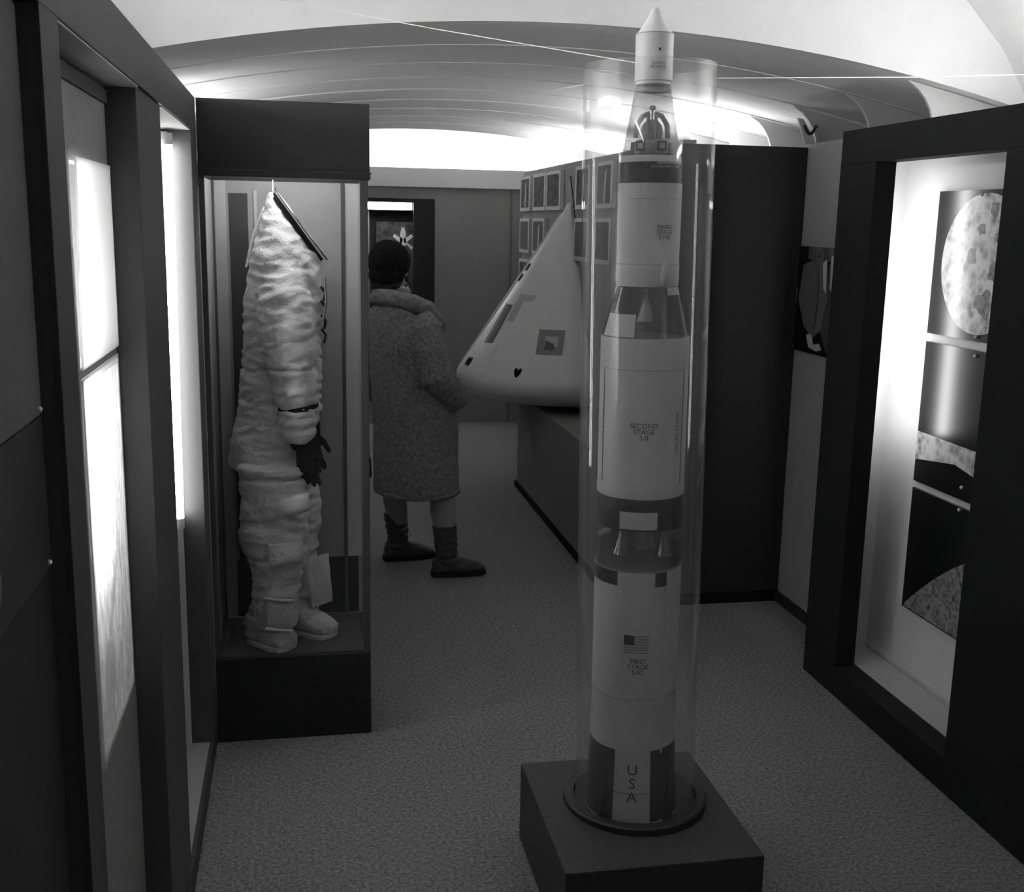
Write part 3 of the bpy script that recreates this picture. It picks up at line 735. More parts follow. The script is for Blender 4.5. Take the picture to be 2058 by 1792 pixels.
# neck opening: dark inside and the ring
nb, nf = Vector((-0.080, YC, 1.760)), Vector((0.074, YC, 1.548))
ax = (nf - nb) / 2; nn = Vector((-ax.z, 0, ax.x)).normalized(); 
if nn.x < 0: nn = -nn
cc = (nb + nf) / 2
b = MB(); b.loft([(cc + nn * -0.01, ax * 0.96, Vector((0, 0.07, 0))), (cc + nn * 0.006, ax * 0.98, Vector((0, 0.072, 0)))], 32)
b.build('neck_opening', M['hole'], t, smooth=True)
b = MB(); pr = [cc + nn * 0.014 + ax * 1.03 * math.cos(2 * PI * k / 40) + Vector((0, 0.078, 0)) * math.sin(2 * PI * k / 40) for k in range(41)]
b.path(pr, 0.0035, 8); b.build('neck_ring', M['chrome'], t, smooth=True)
# cord of the zip flap at the back and front laces
b = MB(); b.path([(-0.105, YC - 0.06, 1.715), (-0.141, YC - 0.07, 1.63), (-0.164, YC - 0.08, 1.53)], 0.0035, 8); b.build('zip_edge', M['suitshade'], t, smooth=True)
b = MB()
for k in range(4):
    z = 1.47 - 0.045 * k
    b.path([(0.066, YC - 0.06, z), (0.08, YC - 0.05, z - 0.02), (0.074, YC - 0.055, z - 0.045)], 0.004, 8)
b.build('chest_lacing', M['rubber'], t, smooth=True)
b = MB(); b.path([(0.078, YC - 0.06, 1.50), (0.082, YC - 0.065, 1.42), (0.07, YC - 0.07, 1.36)], 0.004, 8); b.build('chest_hose', M['chrome'], t, smooth=True)
# dark wrist band
b = MB(); b.loft([((-0.0125, 3.541, 1.083), (0.064, 0, 0.012), (0, 0.062, 0)), ((-0.0125, 3.541, 1.100), (0.064, 0, 0.012), (0, 0.062, 0))], 28); b.build('wrist_band', M['rubber'], t, smooth=True)
# gloves with five fingers
def hand_geo(b, W, D, Fw, S, L=0.185, curl=0.35, fat=1.0, gap=1.0):
    """W wrist, D direction to fingertips, Fw palm-facing normal, S direction to the thumb side"""
    W = Vector(W); D = Vector(D).normalized(); S = (Vector(S) - D * Vector(S).dot(D)).normalized(); N_ = D.cross(S)
    if N_.dot(Vector(Fw)) < 0: N_ = -N_
    pl = L * 0.52; hw = L * 0.22
    b.loft([(W - D * L * 0.08, S * hw * 0.7, N_ * L * 0.12 * fat), (W + D * pl * 0.25, S * hw * 0.9, N_ * L * 0.125 * fat), (W + D * pl * 0.65, S * hw * 1.02, N_ * L * 0.11 * fat), (W + D * pl, S * hw * 1.02, N_ * L * 0.085 * fat)], 18)
    lens = [0.42, 0.47, 0.44, 0.35]
    for i, fl in enumerate(lens):
        o = (0.75 - 0.5 * i) * hw * gap; fl *= L
        p = W + D * (pl * (0.93 - 0.02 * abs(i - 1))) + S * o
        d = (D + S * (0.10 - 0.07 * i)).normalized(); pts = [p]; rr = L * 0.05 * fat
        ang = curl * (0.6 + 0.18 * i)
        for s_, a_ in ((0.42, ang * 0.5), (0.33, ang * 1.2), (0.25, ang * 1.8)):
            dd = (d * math.cos(a_) + N_ * math.sin(a_)).normalized(); pts.append(pts[-1] + dd * fl * s_)
        b.path(pts, [rr * 1.1, rr * 1.05, rr * 0.98, rr * 0.8], 10); b.ball(pts[-1], rr * 0.8, rr * 0.8, rr * 0.8, 8, 6)
    p = W + D * pl * 0.22 + S * hw * 0.7
    d1 = (D * 0.62 + S * 0.72 + N_ * 0.25).normalized(); d2 = (D * 0.85 + S * 0.3 + N_ * 0.4).normalized()
    pts = [p, p + d1 * L * 0.18, p + d1 * L * 0.18 + d2 * L * 0.16, p + d1 * L * 0.18 + d2 * L * 0.27]
    rr = L * 0.062 * fat
    b.path(pts, [rr * 1.2, rr, rr * 0.9, rr * 0.75], 10); b.ball(pts[-1], rr * 0.75, rr * 0.75, rr * 0.75, 8, 6)
for yy, s, dx in ((3.538, 1, 0.0), (3.785, -1, 0.02)):
    b = MB()
    b.loft([((-0.008 + dx, yy, 1.005), (0.045, 0, 0.006), (0, 0.043, 0)), ((0.0 + dx, yy, 0.975), (0.041, 0, 0), (0, 0.038, 0)), ((0.004 + dx, yy, 0.955), (0.036, 0, 0), (0, 0.03, 0))], 18)
    hand_geo(b, (0.004 + dx, yy, 0.96), (0.12, -0.05 * s, -1), (0, s, 0), (1, -0.25 * s, 0.0), 0.145, 0.55, 1.15)
    organic('glove', b, M['rubber'], t, 0.0035, 3)
# pockets and straps
def slab(name, c, ux, uz, th, m, bev=0.006):
    """soft rectangular pad: centre c, half vectors ux, uz, thickness vector th"""
    c = Vector(c); ux = Vector(ux); uz = Vector(uz); th = Vector(th)
    g = MB(); n = 6; vs = []; fs = []
    for s in (0, 1):
        for i in range(n + 1):
            for j in range(n + 1):
                u, v = 2 * i / n - 1, 2 * j / n - 1
                bulge = (1 - u ** 4) * (1 - v ** 4)
                p = c + ux * u + uz * v + th * (s * (0.35 + 0.65 * bulge)) + Vector((1, 1, 1)) * 0.002 * noise.noise((c + ux * u * 9 + uz * v * 9) * 7)
                vs.append(p)
    m_ = n + 1
    for s in (0, 1):
        for i in range(n):
            for j in range(n): fs.append(tuple(s * m_ * m_ + q for q in (i * m_ + j, i * m_ + j + 1, (i + 1) * m_ + j + 1, (i + 1) * m_ + j)))
    rim = [j for j in range(m_)] + [i * m_ + n for i in range(1, m_)] + [n * m_ + j for j in range(n - 1, -1, -1)] + [i * m_ for i in range(n - 1, 0, -1)]
    for a, q in zip(rim, rim[1:] + rim[:1]): fs.append((a, q, q + m_ * m_, a + m_ * m_))
    g.add(vs, fs); return g.build(name, m, t, smooth=True)
slab('thigh_pocket', (-0.06, 3.487, 0.625), (0.055, 0.004, 0.006), (0, 0.002, 0.038), (0, -0.022, 0), M['suitshade'])
slab('hip_pouch', (-0.035, 3.478, 0.79), (0.05, 0.0, 0.01), (0, 0.002, 0.03), (0, -0.02, 0), M['suitshade'])
slab('shin_pocket', (-0.085, 3.495, 0.42), (0.042, 0.0, -0.008), (0.004, 0.0, 0.05), (0, -0.014, 0), M['suitshade'])
for zz in (0.475, 0.372):
    g = MB(); g.path([(-0.13, 3.482, zz + 0.006), (-0.08, 3.478, zz - 0.002), (-0.042, 3.486, zz - 0.008)], 0.0045, 8); g.build('pocket_piping', M['print_white'], t, smooth=True)
slab('knee_flap', (0.046, 3.66, 0.475), (0.035, 0.03, 0.0), (-0.006, 0.0, 0.085), (0.014, -0.012, 0), M['suitshade'])
slab('shin_cover', (-0.005, 3.622, 0.50), (0.028, -0.008, 0.0), (-0.012, 0.0, 0.07), (0.004, -0.014, 0), M['suit'])
# soft boots
def boot(heel, toe, mat_, ztop, name='lunar_boot', cuff=None):
    h = Vector(heel); q = Vector(toe); d = (q - h).normalized(); s = Vector((-d.y, d.x, 0)); L = (q - h).length; z0 = h.z
    g = MB()
    def R_(u, w, z, hh): g_ = h + d * (u * L); return (Vector((g_.x, g_.y, z0 + z)), s * w, Vector((0, 0, hh)))
    g.loft([R_(0.0, 0.022, 0.036, 0.022), R_(0.06, 0.04, 0.042, 0.040), R_(0.25, 0.047, 0.05, 0.05), R_(0.5, 0.05, 0.044, 0.044), R_(0.75, 0.053, 0.034, 0.034), R_(0.93, 0.044, 0.026, 0.026), R_(1.0, 0.024, 0.020, 0.016)], 20)
    c = cuff or (h + d * (0.27 * L))
    a0 = h + d * (0.26 * L)
    g.loft([((a0.x, a0.y, z0 + 0.03), d * 0.062, s * 0.048), ((a0.x, a0.y, z0 + 0.08), d * 0.064, s * 0.052), ((c[0], c[1], z0 + 0.14), d * 0.066, s * 0.057), ((c[0], c[1], ztop), d * 0.073, s * 0.064)], 20)
    o = organic(name, g, mat_, t, 0.006, 3, lambda co, n: fold(co * 1.3, n) * 0.7)
    so = MB()
    pts = []
    for u, w_ in ((0.0, 0.02), (0.03, 0.038), (0.25, 0.05), (0.5, 0.052), (0.75, 0.057), (0.93, 0.048), (1.02, 0.022)): pts.append((u, w_))
    poly = [h + d * (u * L) + s * w_ for u, w_ in pts] + [h + d * (u * L) - s * w_ for u, w_ in reversed(pts)]
    so.prism([(p.x, p.y, z0) for p in poly], (0, 0, 0.016)); so.build('boot_sole', M['suitshade'], o, smooth=True, bevel=0.003)
boot((-0.175, 3.615, 0.291), (-0.052, 3.505, 0.291), M['boot_over'], 0.43, cuff=(-0.115, 3.565))
boot((-0.052, 3.70, 0.291), (0.088, 3.60, 0.291), M['boot_over'], 0.44, cuff=(-0.022, 3.705))
b = MB(); b.path([(-0.078, YC, 1.80), (-0.078, YC, 1.758)], 0.0018, 6); b.build('hanging_wire', M['wire'], t)

# ------------------------------------------------------------------ visitor
FX, FY = 0.50, 5.17
th = math.radians(30); F = Vector((math.cos(th), math.sin(th), 0)); Lv = Vector((-math.sin(th), math.cos(th), 0)); Z = Vector((0, 0, 1))
t = thing('person', 'person in a long fur coat and dark hat, one hand in the pocket', 'person', (FX + 0.05, FY, 0))
def BP_(f, l, z): return Vector((FX, FY, 0)) + F * f + Lv * l + Z * z
def fur(a):
    return lambda co, n: noise.noise(co * 45) * a + noise.noise(co * 12) * a * 1.2
# body: legs, trunk, neck, head, arms - one continuous surface
b = MB()
RF = Vector((0.665, 5.10, 0)); LF = Vector((0.455, 5.39, 0))
for foot, hip in ((RF, BP_(0.05, -0.09, 0.84)), (LF, BP_(0.0, 0.09, 0.84))):
    kn = Vector((foot.x * 0.92 + hip.x * 0.08 - 0.01, foot.y * 0.8 + hip.y * 0.2, 0.46))
    an = Vector((foot.x + 0.02, foot.y, 0.09))
    cf = kn.lerp(an, 0.38) - F * 0.012
    b.path([hip, hip.lerp(kn, 0.5), kn, cf, kn.lerp(an, 0.75), an], [0.088, 0.075, 0.058, 0.057, 0.043, 0.036], 16)
b.loft([(BP_(0.02, 0, 0.76), F * 0.10, Lv * 0.15), (BP_(0, 0, 0.88), F * 0.115, Lv * 0.165), (BP_(-0.02, 0, 1.0), F * 0.10, Lv * 0.13), (BP_(-0.04, 0, 1.14), F * 0.105, Lv * 0.15), (BP_(-0.05, 0, 1.24), F * 0.085, Lv * 0.15), (BP_(-0.06, 0, 1.30), F * 0.055, Lv * 0.08), (BP_(-0.06, 0, 1.38), F * 0.05, Lv * 0.05)], 24)
hd = math.radians(62); HF = Vector((math.cos(hd), math.sin(hd), -0.05)).normalized(); HL = Vector((-math.sin(hd), math.cos(hd), 0)); HU = HF.cross(HL)
HC = Vector((0.412, 5.165, 1.468))
rot = Matrix((HF, HL, HU)).transposed()
def H_(f, l, u): return HC + HF * f + HL * l + HU * u
b.ball(H_(-0.005, 0, 0.015), 0.098, 0.076, 0.10, 24, 16, rot)                         # skull
b.ball(H_(0.04, 0, -0.065), 0.058, 0.053, 0.062, 20, 12, rot)                         # jaw
b.ball(H_(0.082, 0, -0.10), 0.018, 0.02, 0.016, 12, 8, rot)                           # chin
b.loft([(H_(0.088, 0, 0.012), HL * 0.008, HU * 0.006), (H_(0.104, 0, -0.022), HL * 0.012, HU * 0.010), (H_(0.108, 0, -0.036), HL * 0.015, HU * 0.008), (H_(0.09, 0, -0.044), HL * 0.012, HU * 0.004)], 12)
b.ball(H_(0.088, 0, -0.062), 0.012, 0.024, 0.006, 12, 8, rot); b.ball(H_(0.087, 0, -0.073), 0.012, 0.022, 0.007, 12, 8, rot)
for s in (-1, 1):
    b.ball(H_(0.0, 0.076 * s, -0.01), 0.018, 0.008, 0.03, 12, 8, rot)
    b.ball(H_(0.076, 0.032 * s, -0.004), 0.012, 0.016, 0.010, 12, 8, rot)
b.path([BP_(-0.06, 0, 1.27), H_(-0.02, 0, -0.05)], [0.056, 0.052], 16)
# arms inside the sleeves, right hand in the pocket, left hand holding the bag
RS, RE, RW = BP_(-0.03, -0.17, 1.21), BP_(-0.01, -0.215, 0.99), BP_(0.135, -0.185, 0.875)
LS, LE, LW = BP_(-0.06, 0.17, 1.21), BP_(-0.12, 0.20, 0.96), BP_(-0.155, 0.205, 0.76)
b.path([RS, RS.lerp(RE, 0.5), RE, RE.lerp(RW, 0.5), RW], [0.05, 0.046, 0.04, 0.036, 0.03], 14)
b.path([LS, LS.lerp(LE, 0.5), LE, LE.lerp(LW, 0.5), LW], [0.05, 0.046, 0.04, 0.036, 0.03], 14)
hand_geo(b, RW - (RW - RE).normalized() * 0.02 + Lv * 0.01, F * 0.25 + Lv * 0.9 - Z * 0.35, -F, F * 0.6 + Z, 0.155, 0.4, 0.85)
hand_geo(b, LW, (LW - LE), -Lv, F, 0.165, 1.1, 0.9)
body = organic('body', b, M['skin'], t, 0.006, 2)
# stocking below the coat is a part of its own over the shin
for foot in (RF, LF):
    hip = BP_(0.05, -0.09, 0.84) if foot is RF else BP_(0.0, 0.09, 0.84)
    kn = Vector((foot.x * 0.92 + hip.x * 0.08 - 0.01, foot.y * 0.8 + hip.y * 0.2, 0.46)); an = Vector((foot.x + 0.02, foot.y, 0.09)); cf = kn.lerp(an, 0.38) - F * 0.012
    g = MB(); g.path([kn + Vector((0, 0, 0.06)), kn, cf, kn.lerp(an, 0.75), an], [0.062, 0.0605, 0.0595, 0.0455, 0.038], 18); g.build('stocking', M['stocking'], t, smooth=True)
# coat
b = MB()
CR = [(0.405, 0.045, 0.195, 0.215), (0.43, 0.045, 0.20, 0.22), (0.55, 0.04, 0.20, 0.215), (0.70, 0.04, 0.20, 0.205), (0.86, 0.03, 0.20, 0.195), (1.0, 0.005, 0.18, 0.185), (1.10, -0.03, 0.150, 0.18), (1.19, -0.045, 0.132, 0.178), (1.25, -0.055, 0.110, 0.16), (1.29, -0.06, 0.085, 0.11), (1.315, -0.06, 0.07, 0.085)]
b.loft([(BP_(f, 0.0, z), F * a + Z * (-0.06 * min(1, max(0, (z - 1.0) / 0.3))) , Lv * bb) for z, f, a, bb in CR], 36)
coat_disp = lambda co, n: fur(0.0035)(co, n) + (noise.noise((co.x * 5, co.y * 5, co.z * 2.0)) * 0.010 if co.z < 1.1 else noise.noise((co.x * 7, co.y * 7, co.z * 4)) * 0.006)
b.path([BP_(-0.04, -0.13, 1.235), RS + Vector((0, 0, -0.01)), RS.lerp(RE, 0.5) - Lv * 0.005, RE, RE.lerp(RW, 0.5), RW - F * 0.005 + Z * 0.0, RW + (RW - RE).normalized() * 0.035], [0.07, 0.078, 0.074, 0.073, 0.071, 0.067, 0.05], 20)
b.path([BP_(-0.06, 0.13, 1.235), LS, LS.lerp(LE, 0.5), LE, LE.lerp(LW, 0.6)], [0.07, 0.078, 0.072, 0.068, 0.062], 20)
coat = organic('coat', b, M['coat'], t, 0.0075, 4, coat_disp)
# shawl collar: thick roll, high at the nape and falling in front
b = MB()
col = [(0.10, 0.02, 1.085), (0.105, -0.06, 1.15), (0.075, -0.11, 1.225), (0.0, -0.135, 1.285), (-0.075, -0.12, 1.318), (-0.135, -0.06, 1.335), (-0.155, 0.0, 1.338), (-0.135, 0.06, 1.335), (-0.075, 0.12, 1.318), (0.0, 0.135, 1.285), (0.075, 0.11, 1.225), (0.105, 0.06, 1.15), (0.10, -0.02, 1.085)]
b.path([BP_(f, l, z) for f, l, z in col], [0.03, 0.042, 0.046, 0.045, 0.043, 0.042, 0.042, 0.042, 0.043, 0.045, 0.046, 0.042, 0.03], 14)
organic('collar', b, M['coat'], coat, 0.007, 4, fur(0.004))
b = MB(); b.loft([(BP_(0.045, 0, 0.40), F * 0.198, Lv * 0.218), (BP_(0.045, 0, 0.425), F * 0.203, Lv * 0.223)], 48)
organic('hem', b, M['coat'], coat, 0.007, 2, fur(0.003))
# hat and hair
b = MB(); b.ball(H_(-0.022, 0, 0.028), 0.106, 0.096, 0.098, 28, 18, rot); b.ball(H_(-0.045, 0, -0.035), 0.075, 0.082, 0.07, 24, 14, rot)
organic('fur_hat', b, M['hat'], t, 0.006, 3, fur(0.0045))
b = MB(); b.ball(H_(-0.04, 0, -0.06), 0.07, 0.074, 0.055, 20, 12, rot)
for s in (-1, 1): b.ball(H_(0.035, 0.07 * s, -0.02), 0.022, 0.012, 0.05, 12, 8, rot)
organic('hair', b, M['hair'], t, 0.006, 2, fur(0.003))
for s in (-1, 1):
    g = MB(); g.ball(H_(0.0835, 0.031 * s, -0.004), 0.006, 0.010, 0.006, 12, 8, rot); g.build('eye', M['white'], body, smooth=True)
# slouch boots
def wboot(foot, ang, tt):
    d = Vector((math.cos(ang), math.sin(ang), 0)); s = Vector((-d.y, d.x, 0)); g = MB()
    def R_(u, w_, z, hh): p = foot + d * u; return (Vector((p.x, p.y, z)), s * w_, Z * hh)
    g.loft([R_(-0.062, 0.02, 0.045, 0.025), R_(-0.05, 0.034, 0.05, 0.045), R_(0.0, 0.038, 0.055, 0.05), R_(0.06, 0.040, 0.05, 0.045), R_(0.12, 0.044, 0.04, 0.033), R_(0.165, 0.038, 0.034, 0.022), R_(0.195, 0.022, 0.03, 0.012)], 18)
    pts, rad = [], []
    for i in range(12):
        u = i / 11; z = 0.06 + 0.195 * u
        pts.append(foot + d * (0.014 - 0.018 * u) + Z * z); rad.append(0.047 + 0.012 * u + (0.006 if i % 2 else -0.002) * (1 if i < 8 else 0.4))
    g.path(pts, rad, 20)
    o = organic('boot', g, M['boot'], t, 0.0055, 2, lambda co, n: noise.noise((co.x * 20, co.y * 20, co.z * 45)) * 0.004)
    so = MB(); P_ = [(-0.068, 0.02), (-0.055, 0.036), (0.0, 0.041), (0.06, 0.043), (0.12, 0.048), (0.17, 0.042), (0.2, 0.024)]
    poly = [foot + d * u + s * w_ for u, w_ in P_] + [foot + d * u - s * w_ for u, w_ in reversed(P_)]
    so.prism([(p.x, p.y, 0.0015) for p in poly], (0, 0, 0.024)); so.build('boot_sole', M['sole'], o, bevel=0.003)
wboot(RF, math.radians(4), t); wboot(LF, math.radians(8), t)

# handbag on the far side, held by the left hand
hb_ = LW + (LW - LE).normalized() * 0.10
t = thing('handbag', 'dark handbag hanging behind the visitor in the fur coat', 'bag', (hb_.x, hb_.y, 0.44))
b = MB(); bc = Vector((hb_.x - 0.005, hb_.y + 0.0, 0.545))
b.loft([(bc + Z * -0.115, F * 0.06, Lv * 0.025), (bc + Z * -0.09, F * 0.10, Lv * 0.04), (bc, F * 0.095, Lv * 0.038), (bc + Z * 0.07, F * 0.06, Lv * 0.028), (bc + Z * 0.088, F * 0.045, Lv * 0.02)], 24)
organic('bag_body', b, M['bag'], t, 0.006, 3)
b = MB(); b.path([bc - F * 0.04 + Z * 0.08, hb_ - F * 0.012 + Z * 0.015, hb_ + Z * 0.02, hb_ + F * 0.012 + Z * 0.015, bc + F * 0.04 + Z * 0.08], 0.006, 10); b.build('handle', M['bag'], t, smooth=True)

# ------------------------------------------------------------------ rocket model in its clear tube on a box plinth
t = thing('box_plinth', 'low black square box plinth under the rocket model', 'plinth', (0.82, 2.49, 0))
MB().box(0.575, 1.060, 2.225, 2.76, 0.0, 0.214).build('body', M['plate'], t, bevel=0.002)
MB().box(0.575, 1.060, 2.225, 2.76, 0.214, 0.22).build('top', M['plinthtop'], t, bevel=0.0015)
RC = Vector((0.83, 2.53, 0.0)); dd = -RC.normalized(); RZ = math.atan2(dd.x, -dd.y)
t = thing('display_tube', 'tall clear acrylic tube around the rocket model', 'tube', (RC.x, RC.y, 0.22), None, (0, -0.0205, RZ)); t['_local'] = 1
TB = t
MB().lathe([(0.0, 0.002), (0.184, 0.002), (0.184, 0.016), (0.180, 0.020), (0.158, 0.020), (0.158, 0.004)], 72, caps=False).build('base_ring', M['plate'], t, smooth=True)
MB().lathe([(0.1525, 0.012), (0.1525, 1.818), (0.1485, 1.818), (0.1485, 0.012), (0.1525, 0.012)], 128, caps=False).build('wall', M['clear_tube'], t, smooth=True)

t = thing('rocket_model', 'tall white model of a multi-stage moon rocket with black markings inside a clear tube', 'model rocket', (RC.x - 0.009 + dd.x * 0.03, RC.y + 0.003 + dd.y * 0.03, 0.222), None, (0, -0.0105, RZ)); t['_local'] = 1
RK = t; ZB = 0.222
ZM = [(0.228, 0.226), (0.365, 0.422), (0.4875, 0.553), (0.795, 0.838), (0.8365, 0.872), (0.936, 0.974), (1.03, 1.053), (1.053, 1.076), (1.418, 1.427),
      (1.538, 1.543), (1.59, 1.594), (1.779, 1.775), (1.828, 1.822), (2.0, 1.992), (2.1095, 2.103), (2.165, 2.158)]
def zz(z):
    for (a, p), (c, q) in zip(ZM, ZM[1:]):
        if z <= c or c == ZM[-1][0]: return p + (q - p) * (z - a) / (c - a) - ZB
def lat(name, prof, m, parent=None, n=72, a0=0.0, a1=2 * PI, caps=True):
    g = MB(); g.lathe([(r, zz(z)) for r, z in prof], n, (0, 0, 0), a0, a1, caps)
    return g.build(name, m, parent or RK, smooth=True)
def local(o): o['_local'] = 1; return o
def cyl_patch(name, a0, a1, z0, z1, r0, r1, m, parent, th=0.0012, n=16):
    """thin curved panel on the hull between angles (degrees from the front)"""
    g = MB(); A = [math.radians(a0 + (a1 - a0) * k / n) for k in range(n + 1)]
    rows = []
    for r, z in ((r0, z0), (r1, z1)):
        rows.append([(r * math.sin(a), -r * math.cos(a), zz(z)) for a in A]); 
    rows2 = []
    for r, z in ((r0 + th, z0), (r1 + th, z1)): rows2.append([(r * math.sin(a), -r * math.cos(a), zz(z)) for a in A])
    m_ = n + 1; vs = rows[0] + rows[1] + rows2[0] + rows2[1]; fs = []
    for j in range(n):
        fs += [(2 * m_ + j, 2 * m_ + j + 1, 3 * m_ + j + 1, 3 * m_ + j), (j + 1, j, m_ + j, m_ + j + 1), (j, j + 1, 2 * m_ + j + 1, 2 * m_ + j), (m_ + j + 1, m_ + j, 3 * m_ + j, 3 * m_ + j + 1)]
    fs += [(0, 2 * m_, 3 * m_, m_), (n, m_ + n, 3 * m_ + n, 2 * m_ + n)]
    g.add(vs, fs); return g.build(name, m, parent, smooth=True)
def hull_text(s, size, ang, z, r, parent, spacing=1.0, line=1.0):
    me = text_mesh(s, size, spacing, line)
    for v in me.vertices:
        a = math.radians(ang) + v.co.x / r
        rr = r + 0.0012
        v.co = Vector((rr * math.sin(a), -rr * math.cos(a), zz(z) + v.co.y))
    me.materials.append(M['ink']); me.name = 'lettering'
    return link('lettering', me, parent)

# first stage
s1 = local(lat('first_stage', [(0.115, 0.228), (0.110, 0.30), (0.106, 0.365), (0.106, 0.49), (0.106, 0.836)], M['hullwhite']))
for a0, a1 in ((-85, -22), (26, 85), (130, 175), (-175, -130)): cyl_patch('black_panel', a0, a1, 0.232, 0.362, 0.1148, 0.1062, M['hullblack'], s1)
cyl_patch('skirt_line', -22, 26, 0.285, 0.287, 0.1113, 0.1113, M['hullgray'], s1)
cyl_patch('ring_line', -95, 95, 0.487, 0.4895, 0.106, 0.106, M['lightgray'], s1, 0.0016, 40)
for a0, a1 in ((-88, -26), (24, 41), (120, 160)): cyl_patch('black_check', a0, a1, 0.795, 0.837, 0.106, 0.106, M['hullblack'], s1)
g = MB(); a = math.radians(42); g.path([(0.1065 * math.sin(a), -0.1065 * math.cos(a), zz(0.793)), (0.1065 * math.sin(a), -0.1065 * math.cos(a), zz(0.355))], 0.0032, 10); g.build('cable_duct', M['hullwhite'], s1, smooth=True)
for k in range(4):                                                                    # engine fairings with small fins
    a = math.radians(45 + 90 * k + 10); d = Vector((math.sin(a), -math.cos(a), 0))
    g = MB(); g.loft([(d * 0.104 + Z * zz(0.226), d * 0.022, Vector((-d.y, d.x, 0)) * 0.02), (d * 0.104 + Z * zz(0.30), d * 0.011, Vector((-d.y, d.x, 0)) * 0.012), (d * 0.104 + Z * zz(0.345), d * 0.003, Vector((-d.y, d.x, 0)) * 0.003)], 16)
    g.build('engine_fairing', M['hullblack'] if k in (0, 3) else M['hullwhite'], s1, smooth=True)
hull_text('U\nS\nA', 0.039, 2, 0.304, 0.1112, s1, 1.0, 0.92)
hull_text('FIRST\nSTAGE\nS-IC', 0.0165, 5, 0.579, 0.106, s1, 1.0, 0.85)
fl = cyl_patch('flag', -14, 18, 0.616, 0.665, 0.1062, 0.1062, M['hullwhite'], s1, 0.0008); local(fl)
for k in range(7):
    z0 = 0.616 + 0.048 * (2 * k) / 13
    cyl_patch('stripe', -14 if k < 3 else 0, 18, z0, z0 + 0.0044, 0.1066, 0.1066, M['hullgray'], fl, 0.0008)
cyl_patch('canton', -14, -0.5, 0.639, 0.665, 0.1066, 0.1066, M['ink'], fl, 0.0009)
# clear interstage with the five upper engines
lat('dark_bulkhead', [(0.0, 0.838), (0.104, 0.838), (0.104, 0.842), (0.0, 0.842)], M['hullgray'], caps=False)
isg = local(lat('clear_interstage', [(0.1045, 0.838), (0.1045, 0.936), (0.1025, 0.936), (0.1025, 0.838), (0.1045, 0.838)], M['clear_cone'], caps=False))
def bell(x, y, z1, h, r, parent):
    g = MB(); g.lathe([(0.004, z1), (0.005, z1 - h * 0.25), (r * 0.45, z1 - h * 0.45), (r * 0.72, z1 - h * 0.7), (r, z1 - h), (r - 0.0015, z1 - h), (r * 0.6, z1 - h * 0.65), (0.0, z1 - h * 0.3)], 20, (x, y, 0), caps=False)
    return g.build('engine_bell', M['silver'], parent, smooth=True)
for x, y in ((0.0, 0.0), (0.05, -0.045), (-0.05, -0.045), (0.05, 0.045), (-0.05, 0.045)): bell(x + 0.01, y, zz(0.936), 0.07, 0.021, RK)
g = MB()
for k in range(6):
    a = k * 1.05; g.path([(0.03 * math.cos(a), 0.03 * math.sin(a) - 0.03, zz(0.936)), (0.04 * math.cos(a), 0.04 * math.sin(a) - 0.03, zz(0.895))], 0.0022, 6)
g.build('engine_piping', M['silver'], RK, smooth=True)
lat('engine_well', [(0.03, 0.9345), (0.101, 0.90), (0.101, 0.845)], M['hullblack'], a0=math.radians(70), a1=math.radians(290), caps=False)
# second stage
s2 = local(lat('second_stage', [(0.105, 0.936), (0.105, 1.03), (0.1055, 1.033), (0.1055, 1.05), (0.1045, 1.053), (0.1045, 1.412), (0.1035, 1.418)], M['hullwhite']))
cyl_patch('black_band', -179.9, 179.9, 0.9365, 1.028, 0.105, 0.105, M['hullblack'], s2, 0.001, 72)
cyl_patch('white_patch', -25, 24, 0.942, 0.992, 0.106, 0.106, M['hullwhite'], s2, 0.0006)
cyl_patch('panel_line', -62, 78, 1.342, 1.3435, 0.1045, 0.1045, M['hullgray'], s2, 0.0004, 30)
hull_text('SECOND\nSTAGE\nS-II', 0.0165, 3, 1.195, 0.1045, s2, 1.0, 0.85)
me = text_mesh('UNITED STATES', 0.0125, 1.15)
for v in me.vertices:
    a = math.radians(50) + v.co.y / 0.1045
    v.co = Vector((0.1057 * math.sin(a), -0.1057 * math.cos(a), zz(1.19) + v.co.x))
me.materials.append(M['ink']); link('lettering', me, s2)
me = text_mesh('UNITED STATES', 0.0125, 1.15)
for v in me.vertices:
    a = math.radians(-60) + v.co.y / 0.1045
    v.co = Vector((0.1057 * math.sin(a), -0.1057 * math.cos(a), zz(1.19) + v.co.x))
me.materials.append(M['ink']); link('lettering', me, s2)
for a in (-60, 62): 
    g = MB(); q = math.radians(a); g.path([(0.1048 * math.sin(q), -0.1048 * math.cos(q), zz(1.34)), (0.1048 * math.sin(q), -0.1048 * math.cos(q), zz(1.06))], 0.0014, 6); g.build('cable_duct', M['hullgray'], s2, smooth=True)
# clear conical interstage with paper-white patches
cn = local(lat('clear_cone_interstage', [(0.1025, 1.418), (0.0715, 1.538), (0.0700, 1.538), (0.1005, 1.418), (0.1025, 1.418)], M['clear_cone'], caps=False))
def rc(z): return 0.1025 + (0.0715 - 0.1025) * (z - 1.418) / 0.12
lat('cone_liner', [(0.0985, 1.42), (0.0685, 1.536)], M['hullgray'], a0=math.radians(95), a1=math.radians(265), caps=False)
cyl_patch('white_patch', -68, -14, 1.421, 1.474, rc(1.421), rc(1.474), M['hullwhite'], cn)
cyl_patch('white_patch', 40, 78, 1.519, 1.537, rc(1.519), rc(1.537), M['hullwhite'], cn)
bell(0, 0, zz(1.53), 0.075, 0.024, RK)
lat('engine_deck', [(0.0, 1.534), (0.066, 1.534)], M['hullgray'], caps=False)
